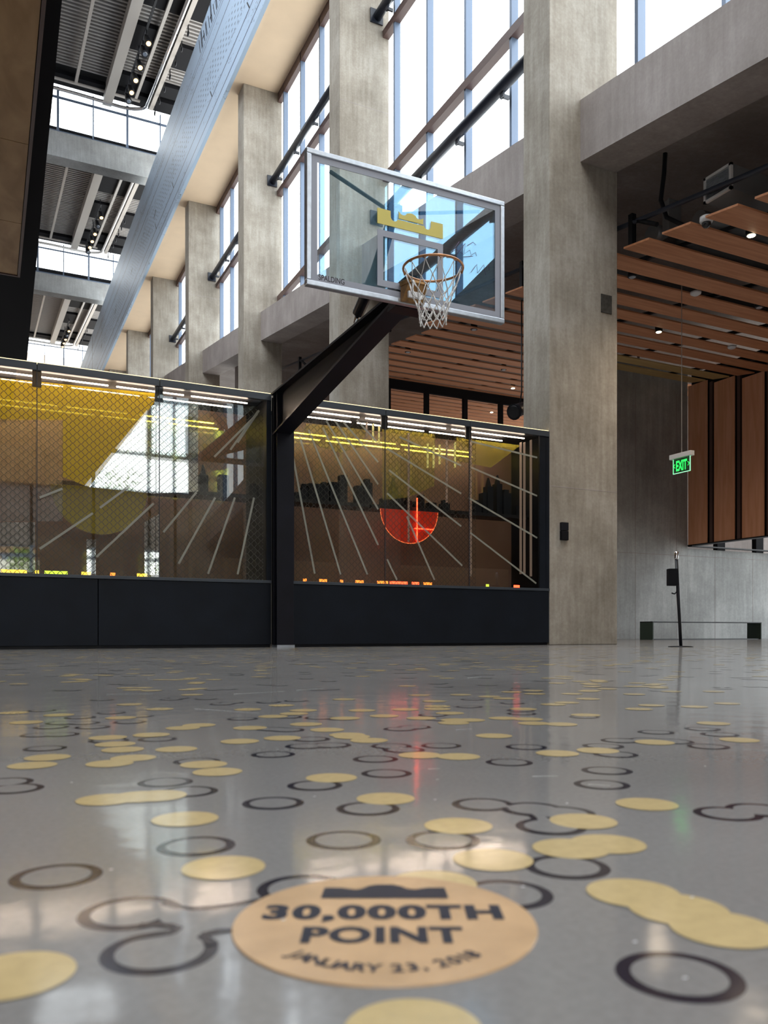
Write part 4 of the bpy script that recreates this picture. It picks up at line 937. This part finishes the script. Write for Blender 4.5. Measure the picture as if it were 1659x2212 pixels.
# exit sign on its wire
p = on_x(1472.5, 985, 10.5); zt0 = zc(p.y)
e = empty('exit_sign', p, 'green lit EXIT sign hanging on a long thin wire', 'exit sign')
L = .235; ztop = p.z
b = MB(); b.tube([(p.x, p.y, ztop+.05), (p.x, p.y, zt0+.03)], .007, 6); b.build('hanging_wire', M['roof_pale'], e)
b = MB(); b.box(p.x-.045, p.x+.045, p.y-L, p.y+L, ztop-.03, ztop+.05); b.build('canopy', M['white'], e, bevel=.005)
M['exit_panel'] = glass('green_tint_panel', (.25, .62, .40), 1.5)
b = MB(); b.box(p.x-.006, p.x+.006, p.y-.185, p.y+.185, ztop-.275, ztop-.03); b.build('edge_lit_panel', M['exit_panel'], e)
b = MB()
for q in ((p.y-.187, p.y-.180, ztop-.275, ztop-.03), (p.y+.180, p.y+.187, ztop-.275, ztop-.03), (p.y-.187, p.y+.187, ztop-.280, ztop-.270)): b.box(p.x-.008, p.x+.008, *q)
b.build('glowing_edge', emit('pale_green_edge', (.35, 1, .55), .9), e)
b = MB(); text_mb(b, 'EXIT', (p.x-.009, p.y, ztop-.235), (0, -1, 0), (0, 0, 1), .235, xs=.50, bold=.03); b.build('exit_lettering', M['exit_green'], e)
for s in (1, -1):
    b = MB(); c = Vector((p.x-.008, p.y+s*.160, ztop-.15)); b.tube([c+Vector((0, -s*.018, .032)), c+Vector((0, s*.010, 0)), c+Vector((0, -s*.018, -.032))], .006, 4); b.build('arrow', M['exit_green'], e)
# stand with dispenser
bp_ = on_z(1471, 1397.5, 0); tp = bp_ + Vector((.0, 0, 0)); r3 = Vector((UX, -UY, 0))
e = empty('dispenser_stand', bp_, 'slim black pole stand with a box and hook near the bench', 'stand')
tz = 1.12; lean = lambda z: bp_ + r3*(-.058*z/1.1) + Vector((0, 0, z))
b = MB(); b.tube([lean(.01), lean(1.08)], .020, 10); b.build('pole', M['black'], e)
b = MB(); b.lathe(bp_, [(.15, 0), (.15, .008), (.03, .014)], 24); b.build('base_plate', M['black'], e)
c = lean(.86) - r3*.060
b = MB(); b.obox(c, r3*.060, Vector((UY, UX, 0))*.045, Vector((0, 0, .105))); b.build('dispenser_box', M['black_matt'], e, bevel=.008)
b = MB(); b.tube([lean(.74)-r3*.01, lean(.68)-r3*.015, lean(.655)-r3*.045, lean(.665)-r3*.08], .009, 8); b.build('hook', M['black'], e)
b = MB(); b.lathe(lean(1.08), [(.022, 0), (.026, .02), (.026, .09), (.014, .10)], 12); b.build('cap', M['chrome'], e)
# bench
e = empty('bench', (16.4, 15.0, 0), 'low dark green steel bench in front of the concrete wall', 'bench')
xa, xb = 14.40, 18.17
b = MB(); b.box(xa, xb, 14.76, 15.19, .420, .445); b.build('seat', M['black'], e, bevel=.003)
for x in (xa, xb-.03):
    b = MB(); b.box(x, x+.03, 14.76, 15.19, 0, .420); b.build('leg', M['green_steel'], e, bevel=.003)
b = MB(); b.box(xa+.03, xb-.03, 14.80, 15.15, 0, .02); b.build('base_strip', M['black'], e)
# fittings on the wide column
p = on_y(1309.5, 657, YF-.002); b = MB(); b.box(p.x-.10, p.x+.10, YF-.012, YF, p.z-.135, p.z+.135); tag(b.build('cover_plate', pbr('dark_worn_plate', (.05, .048, .042), .6, noise=.4, nscale=20)), 'square dark plate high on the wide column', 'wall plate')
p = on_y(1216.5, 1147, YF)
e = empty('wall_box', p, 'small black switch box at hand height on the wide column', 'switch box')
b = MB(); b.box(p.x-.062, p.x+.062, YF-.05, YF, p.z+.003, p.z+.12); b.build('upper_cover', M['black'], e, bevel=.006)
b = MB(); b.box(p.x-.062, p.x+.062, YF-.05, YF, p.z-.135, p.z-.003); b.build('lower_cover', M['black_matt'], e, bevel=.006)

# ------------------------------------------------------------------ the part of the hall behind the viewpoint (seen in reflections)
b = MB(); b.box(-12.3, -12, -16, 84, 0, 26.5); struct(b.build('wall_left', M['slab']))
bw = empty('window_20', (0, -15.9, 0), 'tall entrance glazing behind the viewpoint, seen mirrored in the left case', 'window', None, 'structure')
for x in [-11.9, -9.6, -7.4, -5.0, -2.8, -.6, 1.6, 3.9, 6.1, 7.15]:
    b = MB(); b.box(x-.06, x+.06, -16, -15.8, 0, 17); b.build('mullion', M['mullion'], bw)
for z in (3.2, 3.6, 6.0, 7.6, 9.9):
    b = MB(); b.box(-12, 8.4, -16, -15.85, z-.07, z+.07); b.build('transom', M['mullion'], bw)
b = MB(); b.box(-12, 8.4, -16, -15.8, 3.6, 6.0); [b.box(x0, x1, -16, -15.8, 0, 3.6) for x0, x1 in ((1.9, 3.65), (4.0, 5.9), (6.55, 8.4))]; struct(b.build('wall_front', M['slab']))
b = MB(); b.box(24, 24.2, -16, 3.5, 0, 6.2); struct(b.build('wall_right', M['slab']))
b = MB(); b.prism([(-1, 6.0), (3.5, 6.0), (6.5, 10.1), (6.5, 11.5), (-1, 11.5)], (0, -15.78, 0), (1, 0, 0), (0, 0, 1), (0, .1, 0)); struct(b.build('sky_mask_panel', M['ply']))  # unseen ply panel added to keep sky out of the case reflection
b = MB(); b.box(-12, 8.4, -16, -15.8, 11.5, 26); b.box(8.4, 24, -16, -15.8, 0, 4.6); struct(b.build('wall_front_upper', M['soffit']))
def outside(name, lab, cat, x0, x1, y0, y1, h, mat):
    e = empty(name, ((x0+x1)/2, (y0+y1)/2, 0), lab, cat)
    b = MB(); b.box(x0, x1, y0, y1, 0, h); b.build('wall', mat, e)
    b = MB(); z = 3
    while z < h-2.2:
        x = x0+.8
        while x < x1-1.6: b.box(x, x+1.2, y1, y1+.04, z, z+1.5); x += 2.0
        z += 3.0
    b.build('window_row', M['mullion'], e)
b = MB(); b.box(-2.5, 3.2, -27, -26.8, -.2, 3.9); tag(b.build('white_screen', pbr('white_screen_paint', (.85, .85, .83), .8)), 'added white screen outside, brightening the mirror patch at the lower left of the left case', 'wall')  # added pale screen that makes the low mirror patches bright
outside('brick_building', 'brown building outside, mirrored at the left edge of the left case', 'building', -14, 3.7, -44, -32, 12.6, pbr('brown_brick', (.20, .13, .08), .8))
b = MB(); b.box(-60, 60, -80, -16.1, -.4, -.2); struct(b.build('ground_outside', pbr('pale_paving', (.45, .44, .40), .8)))
M['leaf'] = pbr('bright_leaves', (.16, .26, .05), .7, noise=.4, nscale=3)
tr_ = random.Random(3)
for (x, y, h, lab) in ((1.6, -24, 4.2, 'small green tree outside, mirrored low in the left case'), (6.9, -30, 9.5, 'taller green tree outside, mirrored under the bright window'), (9.6, -27, 7.0, 'round green tree outside, mirrored beside the skyline')):
    e = empty('street_tree', (x, y, -.2), lab, 'tree')
    b = MB(); b.tube([(x, y, -.2), (x+.05, y, h*.55)], [.10, .06], 8); b.build('trunk', M['transom'], e)
    b = MB()
    for i in range(900):
        a, rr_, zz = tr_.uniform(0, 6.28), h*.22*math.sqrt(tr_.random()), h*(.35+.65*tr_.random()); s = .06+.06*tr_.random(); f = 1.0-abs(zz/h-.6)
        c = Vector((x+rr_*f*math.cos(a), y+rr_*f*math.sin(a), zz)); n1 = Vector((tr_.uniform(-1, 1), tr_.uniform(-1, 1), tr_.uniform(-1, 1))).normalized(); n2 = n1.orthogonal().normalized()
        b.quadv([c-n1*s, c+n2*s*.6, c+n1*s, c-n2*s*.6])
    b.build('foliage', M['leaf'], e)

# ------------------------------------------------------------------ render look
S.view_settings.view_transform = 'Standard'; S.view_settings.look = 'None'; S.view_settings.gamma = 1.0; S.view_settings.exposure = 0.35
S.view_settings.use_curve_mapping = False
S.cycles.max_bounces = 8; S.cycles.diffuse_bounces = 4; S.cycles.glossy_bounces = 4; S.cycles.transmission_bounces = 4; S.cycles.transparent_max_bounces = 24
S.cycles.use_denoising = True; S.cycles.caustics_reflective = False; S.cycles.caustics_refractive = False
S.cycles.sample_clamp_indirect = 6.0
